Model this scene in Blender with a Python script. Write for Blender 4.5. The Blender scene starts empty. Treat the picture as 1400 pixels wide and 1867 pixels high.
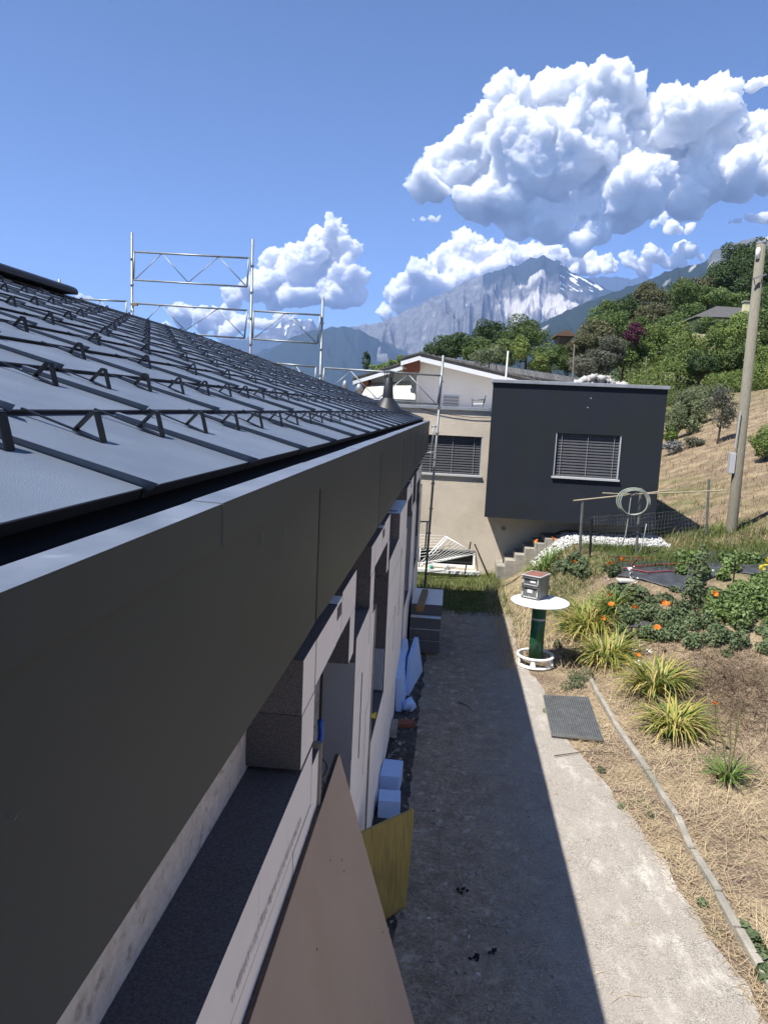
import bpy, bmesh, math, random
import numpy as np
from mathutils import Vector, Matrix, noise as mnoise
random.seed(7); RNG = np.random.default_rng(7)
SC = bpy.context.scene; COL = SC.collection

# ---------------------------------------------------------------- camera (calibrated from the photo's vanishing points)
F = 1330.; CX, CY = 700., 933.5; VPX, VPY = 826., 750.; ROLL = .0472; CAMH = 3.7
def cray(x, y): return Vector(((x-CX)/F, -(y-CY)/F, -1.))
_Y = cray(VPX, VPY).normalized(); _Z = Vector((1, -ROLL, 0)).cross(_Y).normalized()
if _Z.y < 0: _Z = -_Z
_X = _Y.cross(_Z)
R3 = Matrix((_X, _Y, _Z))
ORG = Vector((0, 0, CAMH))
def ray(x, y): return R3 @ cray(x, y)
def pt(x, y, X=None, Y=None, Z=None):
    d = ray(x, y)
    t = X/d.x if X is not None else (Y/d.y if Y is not None else (Z-CAMH)/d.z)
    return ORG + d*t
def pg(x, y):                                   # pixel -> point on the terrain
    d = ray(x, y); t0 = 1.
    for i in range(4000):
        p = ORG + d*t0
        if p.z <= gz(p.x, p.y): return p
        t0 *= 1.004
    return ORG + d*t0
def pxm(D): return D/F                          # metres per photo pixel at distance D
cam = bpy.data.cameras.new('camera'); cam_o = bpy.data.objects.new('camera', cam); COL.objects.link(cam_o)
cam.sensor_fit = 'VERTICAL'; cam.sensor_height = 24; cam.lens = 24*F/1867.; cam.clip_start = .05; cam.clip_end = 80000
cam_o.matrix_world = Matrix.Translation(ORG) @ R3.to_4x4()
SC.camera = cam_o
SC.render.resolution_x, SC.render.resolution_y = 767, 1024

# ---------------------------------------------------------------- sky, sun, exposure
SUN = Vector((-1, -.85, 2.193)).normalized()
W = bpy.data.worlds.new('World'); SC.world = W; W.use_nodes = True
wn = W.node_tree.nodes; bg = wn['Background']
sky = wn.new('ShaderNodeTexSky'); sky.sky_type = 'NISHITA'; sky.sun_disc = False
sky.sun_elevation = math.asin(SUN.z); sky.sun_rotation = math.atan2(SUN.x, SUN.y)
sky.altitude = 2600; sky.air_density = .75; sky.dust_density = .0; sky.ozone_density = 4.5
wb = wn.new('ShaderNodeMix'); wb.data_type = 'RGBA'; wb.blend_type = 'MULTIPLY'; wb.inputs[0].default_value = 1; wb.inputs[7].default_value = (.735, .765, .815, 1)      # camera white balance
W.node_tree.links.new(sky.outputs[0], wb.inputs[6]); W.node_tree.links.new(wb.outputs[2], bg.inputs[0]); bg.inputs[1].default_value = .086
sl = bpy.data.lights.new('sun', 'SUN'); sl.energy = 3.0; sl.angle = math.radians(.53); sl.color = (1, .955, .885)
so = bpy.data.objects.new('sun', sl); COL.objects.link(so); so.rotation_euler = SUN.to_track_quat('Z', 'Y').to_euler(); so.location = (0, 0, 30)
SC.view_settings.view_transform = 'Standard'; SC.view_settings.look = 'None'; SC.view_settings.exposure = 1.5; SC.view_settings.gamma = 1
try: SC.view_settings.use_curve_mapping = False
except Exception: pass
SC.cycles.use_denoising = True
try: SC.cycles.denoiser = 'OPENIMAGEDENOISE'
except Exception: pass
SC.cycles.max_bounces = 24; SC.cycles.diffuse_bounces = 4; SC.cycles.glossy_bounces = 3; SC.cycles.transmission_bounces = 4
SC.cycles.transparent_max_bounces = 12; SC.cycles.volume_bounces = 24; SC.cycles.caustics_reflective = False; SC.cycles.caustics_refractive = False
SC.cycles.use_adaptive_sampling = True; SC.cycles.adaptive_threshold = .015

# ---------------------------------------------------------------- materials
MATS = {}
def mat(name, c1, c2=None, scale=4., detail=6., rough=.8, spec=.3, metal=0., bump=0., bscale=60., c3=None, scale3=.6, lo=.35, hi=.65,
        rand=0., rough2=None, trans=0., stretch=None, lo3=.45, hi3=.7):
    m = bpy.data.materials.new(name); m.use_nodes = True; nt = m.node_tree; N = nt.nodes; L = nt.links
    b = N['Principled BSDF']; b.inputs['Roughness'].default_value = rough; b.inputs['Metallic'].default_value = metal
    b.inputs['Specular IOR Level'].default_value = spec
    tc = N.new('ShaderNodeTexCoord'); co = tc.outputs['Object']
    if stretch:
        mp = N.new('ShaderNodeMapping'); mp.inputs['Scale'].default_value = stretch; L.new(co, mp.inputs[0]); co = mp.outputs[0]
    def nz(s, d=detail):
        n = N.new('ShaderNodeTexNoise'); n.inputs['Scale'].default_value = s; n.inputs['Detail'].default_value = d; n.inputs['Roughness'].default_value = .6
        L.new(co, n.inputs['Vector']); return n.outputs[0]
    def ramp(x, a, c):
        r = N.new('ShaderNodeMapRange'); r.inputs[1].default_value = a; r.inputs[2].default_value = c; L.new(x, r.inputs[0]); return r.outputs[0]
    def mix(f, a, c):
        x = N.new('ShaderNodeMix'); x.data_type = 'RGBA'
        if hasattr(f, 'links'): L.new(f, x.inputs[0])
        else: x.inputs[0].default_value = f
        for v, i in ((a, 6), (c, 7)):
            if hasattr(v, 'links'): L.new(v, x.inputs[i])
            else: x.inputs[i].default_value = (*v, 1)
        return x.outputs[2]
    col = c1
    if c2 is not None: col = mix(ramp(nz(scale), lo, hi), c1, c2)
    if c3 is not None: col = mix(ramp(nz(scale3), lo3, hi3), col, c3)
    if rand:
        oi = N.new('ShaderNodeObjectInfo'); hs = N.new('ShaderNodeHueSaturation')
        r1 = N.new('ShaderNodeMapRange'); r1.inputs[3].default_value = 1-rand; r1.inputs[4].default_value = 1+rand; L.new(oi.outputs['Random'], r1.inputs[0])
        L.new(r1.outputs[0], hs.inputs['Value'])
        if hasattr(col, 'links'): L.new(col, hs.inputs['Color'])
        else: hs.inputs['Color'].default_value = (*col, 1)
        col = hs.outputs[0]
    if hasattr(col, 'links'): L.new(col, b.inputs['Base Color'])
    else: b.inputs['Base Color'].default_value = (*col, 1)
    if rough2 is not None:
        r = N.new('ShaderNodeMapRange'); r.inputs[3].default_value = rough; r.inputs[4].default_value = rough2; L.new(nz(scale*.7), r.inputs[0]); L.new(r.outputs[0], b.inputs['Roughness'])
    if bump:
        bp = N.new('ShaderNodeBump'); bp.inputs['Strength'].default_value = min(1., bump); bp.inputs['Distance'].default_value = .02*max(1, bump)
        L.new(nz(bscale, 5), bp.inputs['Height']); L.new(bp.outputs[0], b.inputs['Normal'])
    if trans:
        tr = N.new('ShaderNodeBsdfTranslucent'); ms = N.new('ShaderNodeMixShader'); ms.inputs[0].default_value = trans
        if hasattr(col, 'links'): L.new(col, tr.inputs[0])
        else: tr.inputs[0].default_value = (*col, 1)
        L.new(b.outputs[0], ms.inputs[1]); L.new(tr.outputs[0], ms.inputs[2]); L.new(ms.outputs[0], N['Material Output'].inputs[0])
    MATS[name] = m; return m

# ---------------------------------------------------------------- mesh helpers
class MB:
    def __init__(s): s.v = []; s.f = []; s.m = []
    def add(s, vs, fs, mi=0):
        o = len(s.v); s.v += [tuple(p) for p in vs]; s.f += [tuple(i+o for i in f) for f in fs]
        s.m += (list(mi) if isinstance(mi, (list, tuple)) else [mi]*len(fs)); return s
    def hexa(s, b4, t4, mi=0):                  # bottom quad, top quad, same order seen from above counter-clockwise
        return s.add(list(b4)+list(t4), [(3, 2, 1, 0), (4, 5, 6, 7), (0, 1, 5, 4), (1, 2, 6, 5), (2, 3, 7, 6), (3, 0, 4, 7)], mi)
    def box(s, x0, x1, y0, y1, z0, z1, mi=0):   # faces: bottom, top, -Y, +X, +Y, -X
        return s.hexa([(x0, y0, z0), (x1, y0, z0), (x1, y1, z0), (x0, y1, z0)], [(x0, y0, z1), (x1, y0, z1), (x1, y1, z1), (x0, y1, z1)], mi)
    def obox(s, c, ax, ay, az, mi=0):           # centre and three half-axis vectors
        c = Vector(c); ax = Vector(ax); ay = Vector(ay); az = Vector(az)
        return s.hexa([c-ax-ay-az, c+ax-ay-az, c+ax+ay-az, c-ax+ay-az], [c-ax-ay+az, c+ax-ay+az, c+ax+ay+az, c-ax+ay+az], mi)
    def bar(s, a, b, w, h, up=(0, 0, 1), mi=0):
        a = Vector(a); b = Vector(b); d = b-a; u = Vector(up); sd = d.cross(u).normalized(); u2 = sd.cross(d).normalized()
        return s.obox((a+b)/2, d/2, sd*-w/2, u2*h/2, mi)
    def tube(s, pts, r, n=8, mi=0, cap=True):
        pts = [Vector(p) for p in pts]; rs = r if isinstance(r, (list, tuple)) else [r]*len(pts); rings = []; o = len(s.v)
        ref = None
        for i, p in enumerate(pts):
            d = (pts[min(i+1, len(pts)-1)]-pts[max(i-1, 0)]).normalized()
            if ref is None: ref = d.orthogonal().normalized()
            ref = (ref - d*ref.dot(d)); ref = ref.normalized() if ref.length > 1e-6 else d.orthogonal().normalized()
            q = d.cross(ref)
            for k in range(n):
                a = 2*math.pi*k/n; s.v.append(tuple(p+(ref*math.cos(a)+q*math.sin(a))*rs[i]))
        for i in range(len(pts)-1):
            for k in range(n):
                a = o+i*n+k; b = o+i*n+(k+1) % n; s.f.append((a, b, b+n, a+n)); s.m.append(mi)
        if cap:
            s.f.append(tuple(o+k for k in reversed(range(n)))); s.f.append(tuple(o+(len(pts)-1)*n+k for k in range(n))); s.m += [mi, mi]
        return s
    def lathe(s, prof, c=(0, 0, 0), n=24, mi=0, tilt=None):
        o = len(s.v); c = Vector(c)
        for r, z in prof:
            for k in range(n):
                a = 2*math.pi*k/n; p = Vector((r*math.cos(a), r*math.sin(a), z)); p = tilt @ p if tilt else p; s.v.append(tuple(c+p))
        for i in range(len(prof)-1):
            for k in range(n):
                a = o+i*n+k; b = o+i*n+(k+1) % n; s.f.append((a, b, b+n, a+n)); s.m.append(mi)
        return s
    def prism(s, poly, axis, d0, d1, mi=0):     # 2-D polygon extruded: axis 'y': (x,z), 'x': (y,z), 'z': (x,y)
        def P(q, d): return (q[0], d, q[1]) if axis == 'y' else ((d, q[0], q[1]) if axis == 'x' else (q[0], q[1], d))
        n = len(poly); o = [P(q, d0) for q in poly]+[P(q, d1) for q in poly]
        return s.add(o, [tuple(reversed(range(n))), tuple(range(n, 2*n))]+[(i, (i+1) % n, n+(i+1) % n, n+i) for i in range(n)], mi)
    def mesh(s, name, mats, smooth=False):
        me = bpy.data.meshes.new(name); me.from_pydata(s.v, [], s.f)
        for m in (mats if isinstance(mats, (list, tuple)) else [mats]): me.materials.append(m)
        if any(s.m): me.polygons.foreach_set('material_index', s.m)
        bm = bmesh.new(); bm.from_mesh(me); bmesh.ops.recalc_face_normals(bm, faces=bm.faces); bm.to_mesh(me); bm.free()
        if smooth:
            me.polygons.foreach_set('use_smooth', [True]*len(me.polygons))
        me.update(); return me
    def build(s, name, mats, parent=None, smooth=False, bevel=0):
        return link(name, s.mesh(name, mats, smooth), parent, bevel)
def link(name, me, parent=None, bevel=0):
    o = bpy.data.objects.new(name, me); COL.objects.link(o); o.parent = parent
    if bevel:
        bv = o.modifiers.new('bevel', 'BEVEL'); bv.width = bevel; bv.segments = 2; bv.limit_method = 'ANGLE'; bv.angle_limit = math.radians(50)
    return o
def empty(name, loc=(0, 0, 0), rz=0):
    o = bpy.data.objects.new(name, None); o.empty_display_size = .2; COL.objects.link(o); o.location = loc; o.rotation_euler = (0, 0, rz); return o
def tag(o, label=None, cat=None, group=None, kind=None):
    for k, v in (('label', label), ('category', cat), ('group', group), ('kind', kind)):
        if v: o[k] = v
    return o
def raw(name, v, f, mats, parent=None, smooth=False, midx=None):
    me = bpy.data.meshes.new(name); v = np.asarray(v, dtype=np.float32)
    f = np.asarray(f, dtype=np.int32); k = f.shape[1]
    me.vertices.add(len(v)); me.vertices.foreach_set('co', v.ravel()); me.loops.add(f.size); me.loops.foreach_set('vertex_index', f.ravel())
    me.polygons.add(len(f)); me.polygons.foreach_set('loop_start', np.arange(0, f.size, k, dtype=np.int32))
    if smooth: me.polygons.foreach_set('use_smooth', np.ones(len(f), dtype=bool))
    for m in (mats if isinstance(mats, (list, tuple)) else [mats]): me.materials.append(m)
    if midx is not None: me.polygons.foreach_set('material_index', np.asarray(midx, dtype=np.int32))
    me.update(calc_edges=True); me.validate()
    return link(name, me, parent)
def sst(a, b, x):
    t = min(1., max(0., (x-a)/(b-a))); return t*t*(3-2*t)
def softp(x, k=1.): return math.log1p(math.exp(min(40, x*k)))/k
def gz(x, y):                                    # terrain height
    a = 2.28-.95*sst(10.8, 15.2, y); z = sst(a, a+1.5, x)*sst(7.2, 13.6, y)*1.05
    z += .43*softp(x-6.0, 1.2)*(1 if x < 60 else 1)
    if x > 45: z -= .18*(x-45)
    z -= .22*sst(13.5, 17, y)*(1-sst(.3, 1.8, x))
    if x > 1.2 and y > 2: z += .02*mnoise.noise((x*1.3, y*1.3, 0))*sst(2.0, 2.6, x)
    if x < -9: z -= min(140, .28*(-9-x))
    if y > 110: z -= 200*sst(110, 1500, y)*(1 if x < 40 else .5)
    return z
# ================================================================= MATERIAL LIBRARY
mat('tile_metal', (.105, .132, .178), (.14, .17, .22), 3, rough=.36, spec=.5, bump=.35, bscale=420, rand=.1, rough2=.6)
mat('dark_metal', (.012, .014, .018), (.02, .023, .028), 8, rough=.5, spec=.5)
mat('guard_metal', (.008, .010, .014), (.013, .016, .021), 8, rough=.45, spec=.22, rand=.1)
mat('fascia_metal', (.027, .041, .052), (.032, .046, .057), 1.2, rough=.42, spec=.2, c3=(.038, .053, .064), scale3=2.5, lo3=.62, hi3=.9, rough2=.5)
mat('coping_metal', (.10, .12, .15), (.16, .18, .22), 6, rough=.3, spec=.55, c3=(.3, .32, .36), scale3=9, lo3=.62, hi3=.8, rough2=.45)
mat('soffit', (.05, .05, .05), rough=.7)
mat('deck', (.02, .02, .022), rough=.9)
mat('render_rough', (.76, .75, .71), (.60, .58, .54), 26, rough=.95, bump=1., bscale=38, c3=(.42, .40, .36), scale3=20, lo3=.56, hi3=.68)
mat('eps_white', (.90, .89, .86), (.86, .85, .82), 3, rough=.85, bump=.15, bscale=90, c3=(.74, .73, .70), scale3=2.2, lo3=.66, hi3=.9, rand=.02)
mat('eps_grey', (.09, .088, .092), (.18, .176, .18), 120, rough=.75, bump=.7, bscale=210, rand=.12)
mat('eps_skylit', (.46, .64, .92), (.41, .59, .90), 5, rough=.7, bump=.2, bscale=160, rand=.04)  # white foam with the blue light of the sky put into its base colour
mat('reveal_grey', (.30, .32, .35), (.26, .28, .31), 3, rough=.8, bump=.1, bscale=120)
mat('white_pvc', (.78, .78, .77), rough=.35, spec=.5)
mat('glass', (.02, .025, .03), rough=.06, spec=.6)
mat('concrete', (.38, .35, .30), (.26, .24, .205), 6, rough=.95, bump=.6, bscale=40, c3=(.2, .2, .17), scale3=2.5)
mat('plywood_brown', (.41, .325, .26), (.375, .30, .24), 2.2, rough=.55, spec=.35, c3=(.36, .28, .20), scale3=1.3, lo3=.55, hi3=.75, bump=.05, bscale=30)
mat('ply_edge', (.085, .055, .04), (.13, .09, .06), 40, rough=.8)
mat('form_yellow', (.37, .29, .08), (.26, .21, .07), 5, rough=.6, stretch=(6, 6, .8), c3=(.2, .16, .06), scale3=2.5, lo3=.5, hi3=.75, bump=.15, bscale=40)
mat('form_edge', (.42, .28, .08), (.25, .17, .06), 14, rough=.75)
mat('timber', (.30, .22, .13), (.20, .15, .09), 8, rough=.85, stretch=(9, 1, 9), bump=.3, bscale=30)
mat('timber_end', (.36, .19, .06), (.25, .13, .05), 20, rough=.85)
mat('steel_galv', (.30, .32, .33), (.20, .215, .22), 9, rough=.45, metal=.6, spec=.5, rough2=.55)
mat('brick', (.26, .10, .06), (.18, .075, .05), 15, rough=.9, bump=.4)
mat('blue_pipe', (.008, .10, .50), rough=.35, spec=.5)
mat('cable', (.015, .015, .017), rough=.5)
mat('tape_yellow', (.62, .50, .03), rough=.4)
mat('membrane_blue', (.02, .13, .55), rough=.5)
mat('rubble_soil', (.035, .032, .028), (.075, .068, .06), 18, rough=1, bump=1., bscale=45, c3=(.12, .11, .1), scale3=8)
mat('pebble', (.58, .55, .50), (.40, .38, .35), 3, rough=.9, rand=.3, c3=(.4, .39, .37), scale3=2)
mat('pebble_white', (.62, .62, .60), (.48, .48, .47), 9, rough=.9)
mat('charcoal', (.012, .012, .012), rough=.9)
mat('beige_render', (.62, .54, .44), (.56, .49, .40), 2.5, rough=.95, bump=.5, bscale=55, c3=(.42, .37, .3), scale3=.7, lo3=.5, hi3=.8)
mat('navy_render', (.015, .019, .029), (.019, .023, .033), 1.4, rough=.9, bump=.5, bscale=70, c3=(.017, .023, .024), scale3=.8)
mat('parapet_metal', (.20, .215, .24), (.28, .3, .33), 5, rough=.45, spec=.5)
mat('blind_slat', (.075, .078, .086), (.085, .088, .096), 4, rough=.7, spec=.1)
mat('alu_frame', (.55, .56, .57), rough=.4, metal=.3)
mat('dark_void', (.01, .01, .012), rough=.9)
mat('white_render', (.76, .77, .78), (.70, .71, .72), 1.5, rough=.95, bump=.25, bscale=60)
mat('grey_tile', (.12, .118, .115), (.075, .074, .073), 6, rough=.85, bump=.3, bscale=30, rand=.18)
mat('red_wood', (.17, .055, .028), (.12, .04, .02), 6, rough=.7, stretch=(1, 1, 8))
mat('fascia_white', (.62, .64, .66), rough=.6)
mat('awning', (.72, .70, .62), (.60, .56, .42), 3, rough=.9, stretch=(5, .01, .01), lo=.48, hi=.52)
mat('salmon_render', (.50, .34, .25), (.44, .30, .22), 2, rough=.95)
mat('brown_wood', (.16, .10, .07), (.11, .07, .05), 5, rough=.85)
mat('cream', (.66, .60, .36), (.55, .5, .3), 5, rough=.9)
mat('pole_wood', (.225, .21, .165), (.15, .14, .11), 7, rough=.9, stretch=(14, 14, 1.2), bump=.5, bscale=12)
mat('post_steel', (.12, .135, .135), (.2, .2, .19), 12, rough=.5, metal=.4)
mat('bamboo', (.42, .36, .25), (.3, .26, .18), 5, rough=.7)
mat('hose', (.20, .23, .20), (.3, .32, .27), 5, rough=.55)
mat('wire', (.30, .31, .31), rough=.5, metal=.5)
mat('weed_cloth', (.034, .037, .042), (.065, .068, .076), 5, rough=.5, spec=.4, bump=1., bscale=9)
mat('red_stick', (.17, .035, .04), (.24, .05, .05), 8, rough=.5)
mat('table_white', (.82, .82, .80), (.76, .76, .74), 4, rough=.3, spec=.5)
mat('green_pipe', (.008, .085, .04), (.012, .105, .05), 5, rough=.3, spec=.5)
mat('sticker_grey', (.4, .42, .42), rough=.6)
mat('box_steel', (.17, .18, .18), (.24, .25, .25), 7, rough=.38, metal=.5, c3=(.1, .105, .1), scale3=5)
mat('box_front', (.06, .062, .065), (.16, .165, .165), 26, rough=.45, spec=.5)
mat('rust_top', (.26, .115, .085), (.2, .1, .075), 9, rough=.6, c3=(.4, .38, .36), scale3=3, lo3=.62, hi3=.7)
mat('paper', (.8, .8, .8), rough=.7)
mat('soil_brown', (.16, .12, .085), (.10, .078, .055), 9, rough=1, bump=.8, bscale=30)
mat('grating', (.33, .34, .34), (.24, .25, .25), 9, rough=.45, metal=.6)
mat('straw', (.56, .46, .30), (.42, .33, .20), 1.7, rough=.85, trans=.15, c3=(.27, .20, .13), scale3=.8, lo3=.5, hi3=.75)
mat('straw_dark', (.17, .12, .075), (.10, .075, .05), 3, rough=.9)
mat('lily_leaf', (.26, .28, .045), (.42, .38, .10), 3, rough=.5, spec=.4, trans=.3, c3=(.12, .19, .035), scale3=2.2, lo3=.5, hi3=.7)
mat('lily_green', (.09, .17, .035), (.16, .23, .06), 5, rough=.5, spec=.4, trans=.3)
mat('lily_dry', (.50, .40, .17), (.4, .3, .13), 5, rough=.8, trans=.2)
mat('lily_stalk', (.12, .13, .05), rough=.7)
mat('petal', (.80, .17, .02), (.75, .27, .03), 9, rough=.5, trans=.35)
mat('veg_leaf', (.10, .145, .068), (.18, .23, .115), 7, rough=.6, spec=.25, trans=.28, c3=(.065, .095, .05), scale3=1.6)
mat('veg_bright', (.19, .27, .085), (.12, .18, .065), 3, rough=.5, trans=.3)
mat('veg_grey', (.13, .165, .085), (.08, .115, .055), 3, rough=.7, trans=.2)
mat('flower_white', (.75, .75, .7), rough=.6)
mat('lavender', (.20, .19, .22), (.13, .15, .10), 6, rough=.8)
for nm, a, b in (('leaf_dark', (.022, .050, .016), (.045, .082, .024)), ('leaf_mid', (.040, .082, .020), (.075, .125, .032)), ('leaf_bright', (.065, .125, .025), (.12, .185, .042)),
                 ('leaf_olive', (.085, .100, .040), (.055, .075, .028)), ('leaf_purple', (.045, .018, .028), (.075, .026, .04)), ('leaf_pale', (.105, .15, .06), (.07, .11, .045)), ('leaf_grey', (.055, .078, .045), (.085, .105, .06))):
    mat(nm, tuple(k*q for k, q in zip((1.8, 1.45, 1.85), a)), tuple(k*q for k, q in zip((1.8, 1.45, 1.85), b)), 1.3, rough=.6, spec=.2, trans=.25, rand=.16, detail=3)
mat('bark', (.09, .07, .05), (.06, .048, .036), 8, rough=.95)
mat('rock_white', (.48, .47, .45), (.36, .35, .33), 3, rough=.95, bump=.5, bscale=6, rand=.15)
mat('shutter_white', (.62, .63, .64), rough=.5)
mat('corrugated', (.56, .62, .70), (.46, .52, .6), 60, rough=.6)

# ================================================================= GROUND
def ground_material():
    m = bpy.data.materials.new('ground_mix'); m.use_nodes = True; nt = m.node_tree; N = nt.nodes; L = nt.links; b = N['Principled BSDF']
    b.inputs['Roughness'].default_value = 1; b.inputs['Specular IOR Level'].default_value = .1
    g = N.new('ShaderNodeNewGeometry'); P = g.outputs['Position']
    def nz(s, d=8, r=.62):
        n = N.new('ShaderNodeTexNoise'); n.inputs['Scale'].default_value = s; n.inputs['Detail'].default_value = d; n.inputs['Roughness'].default_value = r; L.new(P, n.inputs['Vector']); return n.outputs[0]
    def mr(x, a, c, o0=0, o1=1):
        r = N.new('ShaderNodeMapRange'); r.inputs[1].default_value = a; r.inputs[2].default_value = c; r.inputs[3].default_value = o0; r.inputs[4].default_value = o1; L.new(x, r.inputs[0]); return r.outputs[0]
    def mix(f, a, c):
        x = N.new('ShaderNodeMix'); x.data_type = 'RGBA'; L.new(f, x.inputs[0])
        for v, i in ((a, 6), (c, 7)):
            if hasattr(v, 'links'): L.new(v, x.inputs[i])
            else: x.inputs[i].default_value = (*v, 1)
        return x.outputs[2]
    def mul(a, c):
        x = N.new('ShaderNodeMath'); x.operation = 'MULTIPLY'; L.new(a, x.inputs[0]); L.new(c, x.inputs[1]); return x.outputs[0]
    straw = mix(mr(nz(9), .3, .7), (.36, .28, .175), (.20, .15, .105))
    straw = mix(mr(nz(1.6), .40, .56), straw, (.15, .105, .078))
    straw = mix(mr(nz(45, 4), .5, .72), straw, (.50, .42, .28))
    straw = mix(mr(nz(2.7), .58, .72), straw, (.13, .14, .06))
    sep = N.new('ShaderNodeSeparateXYZ'); L.new(P, sep.inputs[0])
    green = mix(mr(nz(14), .3, .7), (.10, .135, .04), (.055, .08, .025))
    gm = mul(mul(mr(nz(.9), .42, .62), mr(sep.outputs[1], 11, 14.5)), mr(sep.outputs[0], 8.5, 6.0, .12, 1))
    col = mix(gm, straw, green)
    near = mul(mr(sep.outputs[0], 1.7, .9), mr(sep.outputs[1], 12.2, 13.6))                       # grass at the end of the path
    col = mix(near, col, mix(mr(nz(3), .35, .6), green, (.2, .18, .09)))
    far = mr(sep.outputs[1], 34, 60)
    col = mix(far, col, mix(mr(nz(.3), .3, .7), (.07, .10, .03), (.12, .12, .05)))
    L.new(col, b.inputs['Base Color'])
    bp = N.new('ShaderNodeBump'); bp.inputs['Strength'].default_value = .9; bp.inputs['Distance'].default_value = .05; L.new(nz(16), bp.inputs['Height']); L.new(bp.outputs[0], b.inputs['Normal'])
    return m
GROUND = ground_material()
def axis_vals(fine0, fine1, step, lo, hi, grow=1.18):
    a = list(np.arange(fine0, fine1, step)); s = step; v = fine1
    while v < hi: a.append(v); s *= grow; v += s
    a.append(hi); s = step; v = fine0-step
    while v > lo: a.insert(0, v); s *= grow; v -= s
    a.insert(0, lo); return a
xs = axis_vals(-1.5, 9, .16, -9000, 9000); ys = axis_vals(2, 20, .2, -200, 14000)
gv = [(x, y, gz(x, y)-.006) for y in ys for x in xs]; nx = len(xs)
gf = [(j*nx+i, j*nx+i+1, (j+1)*nx+i+1, (j+1)*nx+i) for j in range(len(ys)-1) for i in range(nx-1)]
tag(raw('ground', gv, gf, GROUND, smooth=True), 'dry straw-coloured garden ground and hillside rising to the right', 'ground', kind='structure')

def path_material():
    m = bpy.data.materials.new('old_asphalt'); m.use_nodes = True; nt = m.node_tree; N = nt.nodes; L = nt.links; b = N['Principled BSDF']
    b.inputs['Roughness'].default_value = .95; b.inputs['Specular IOR Level'].default_value = .2
    P = N.new('ShaderNodeNewGeometry').outputs['Position']
    def nz(s, d=8, r=.62, st=None):
        v = P
        if st:
            mp = N.new('ShaderNodeMapping'); mp.inputs['Scale'].default_value = st; L.new(P, mp.inputs[0]); v = mp.outputs[0]
        n = N.new('ShaderNodeTexNoise'); n.inputs['Scale'].default_value = s; n.inputs['Detail'].default_value = d; n.inputs['Roughness'].default_value = r; L.new(v, n.inputs['Vector']); return n.outputs[0]
    def mr(x, a, c, o0=0, o1=1):
        r = N.new('ShaderNodeMapRange'); r.inputs[1].default_value = a; r.inputs[2].default_value = c; r.inputs[3].default_value = o0; r.inputs[4].default_value = o1; L.new(x, r.inputs[0]); return r.outputs[0]
    def mix(f, a, c):
        x = N.new('ShaderNodeMix'); x.data_type = 'RGBA'; L.new(f, x.inputs[0])
        for v, i in ((a, 6), (c, 7)):
            if hasattr(v, 'links'): L.new(v, x.inputs[i])
            else: x.inputs[i].default_value = (*v, 1)
        return x.outputs[2]
    def mth(op, a, c):
        x = N.new('ShaderNodeMath'); x.operation = op
        for v, i in ((a, 0), (c, 1)):
            if hasattr(v, 'links'): L.new(v, x.inputs[i])
            else: x.inputs[i].default_value = v
        return x.outputs[0]
    sep = N.new('ShaderNodeSeparateXYZ'); L.new(P, sep.inputs[0])
    grit = mix(mr(nz(110, 3), .38, .62), (.19, .175, .155), (.45, .41, .355))
    grit = mix(mr(nz(5), .4, .7), grit, (.35, .315, .275))
    dust = mth('MULTIPLY', mr(nz(2.4, 9, .72, (1.5, .7, 1)), .50, .66), mr(nz(60, 4), .3, .62))
    edge = mr(sep.outputs[0], .9, 2.0)
    dust = mth('MULTIPLY', dust, mth('ADD', mth('MULTIPLY', edge, .8), .25))
    col = mix(dust, grit, (.66, .62, .55))
    mud = mth('MULTIPLY', mr(mth('ADD', sep.outputs[0], mth('MULTIPLY', nz(1.8), .9)), 1.65, .75), mr(nz(2.2), .22, .42))    # trodden earth over the house side
    earth = mix(mr(nz(26, 6, .75), .36, .64), (.46, .37, .27), (.20, .16, .115)); earth = mix(mr(nz(4, 7, .7), .46, .62), earth, (.22, .175, .125)); earth = mix(mr(nz(7, 6), .56, .68), earth, (.52, .45, .36)); earth = mix(mr(nz(110, 2), .62, .7), earth, (.70, .66, .60))
    col = mix(mud, col, earth)
    L.new(col, b.inputs['Base Color'])
    bp = N.new('ShaderNodeBump'); bp.inputs['Strength'].default_value = .8; bp.inputs['Distance'].default_value = .012
    h = mth('ADD', nz(110, 3), mth('MULTIPLY', nz(9), .8)); L.new(h, bp.inputs['Height']); L.new(bp.outputs[0], b.inputs['Normal'])
    return m
PATHM = path_material()
edge_px = [(905, 1092), (932, 1130), (945, 1200), (990, 1255), (1015, 1330), (1075, 1395), (1120, 1450), (1175, 1525), (1225, 1600), (1285, 1690), (1340, 1770), (1395, 1867)]
ep = [pt(x, y, Z=0) for x, y in edge_px]; ep = [(p.x, p.y) for p in ep]; ep.append((2.15, -2.))
pv, pf = [], []; yy = np.arange(-2, 13.4, .12)
ex = sorted(ep, key=lambda q: q[1]); exx = np.interp(yy, [q[1] for q in ex], [q[0] for q in ex])
for j, y in enumerate(yy):
    r = exx[j]+.08*mnoise.noise((y*2.1, 3, 0))+.05*mnoise.noise((y*6, 9, 0)); l = -.22+.06*mnoise.noise((y*2.6, 7, 0))
    for i in range(13): pv.append((l+(r-l)*i/12, y, .006))
for j in range(len(yy)-1):
    for i in range(12): pf.append((j*13+i, j*13+i+1, j*13+14+i, j*13+13+i))
tag(raw('path', pv, pf, PATHM), 'old grey asphalt path beside the house, dusty and cracked at its edge', 'path', kind='structure')
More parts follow.
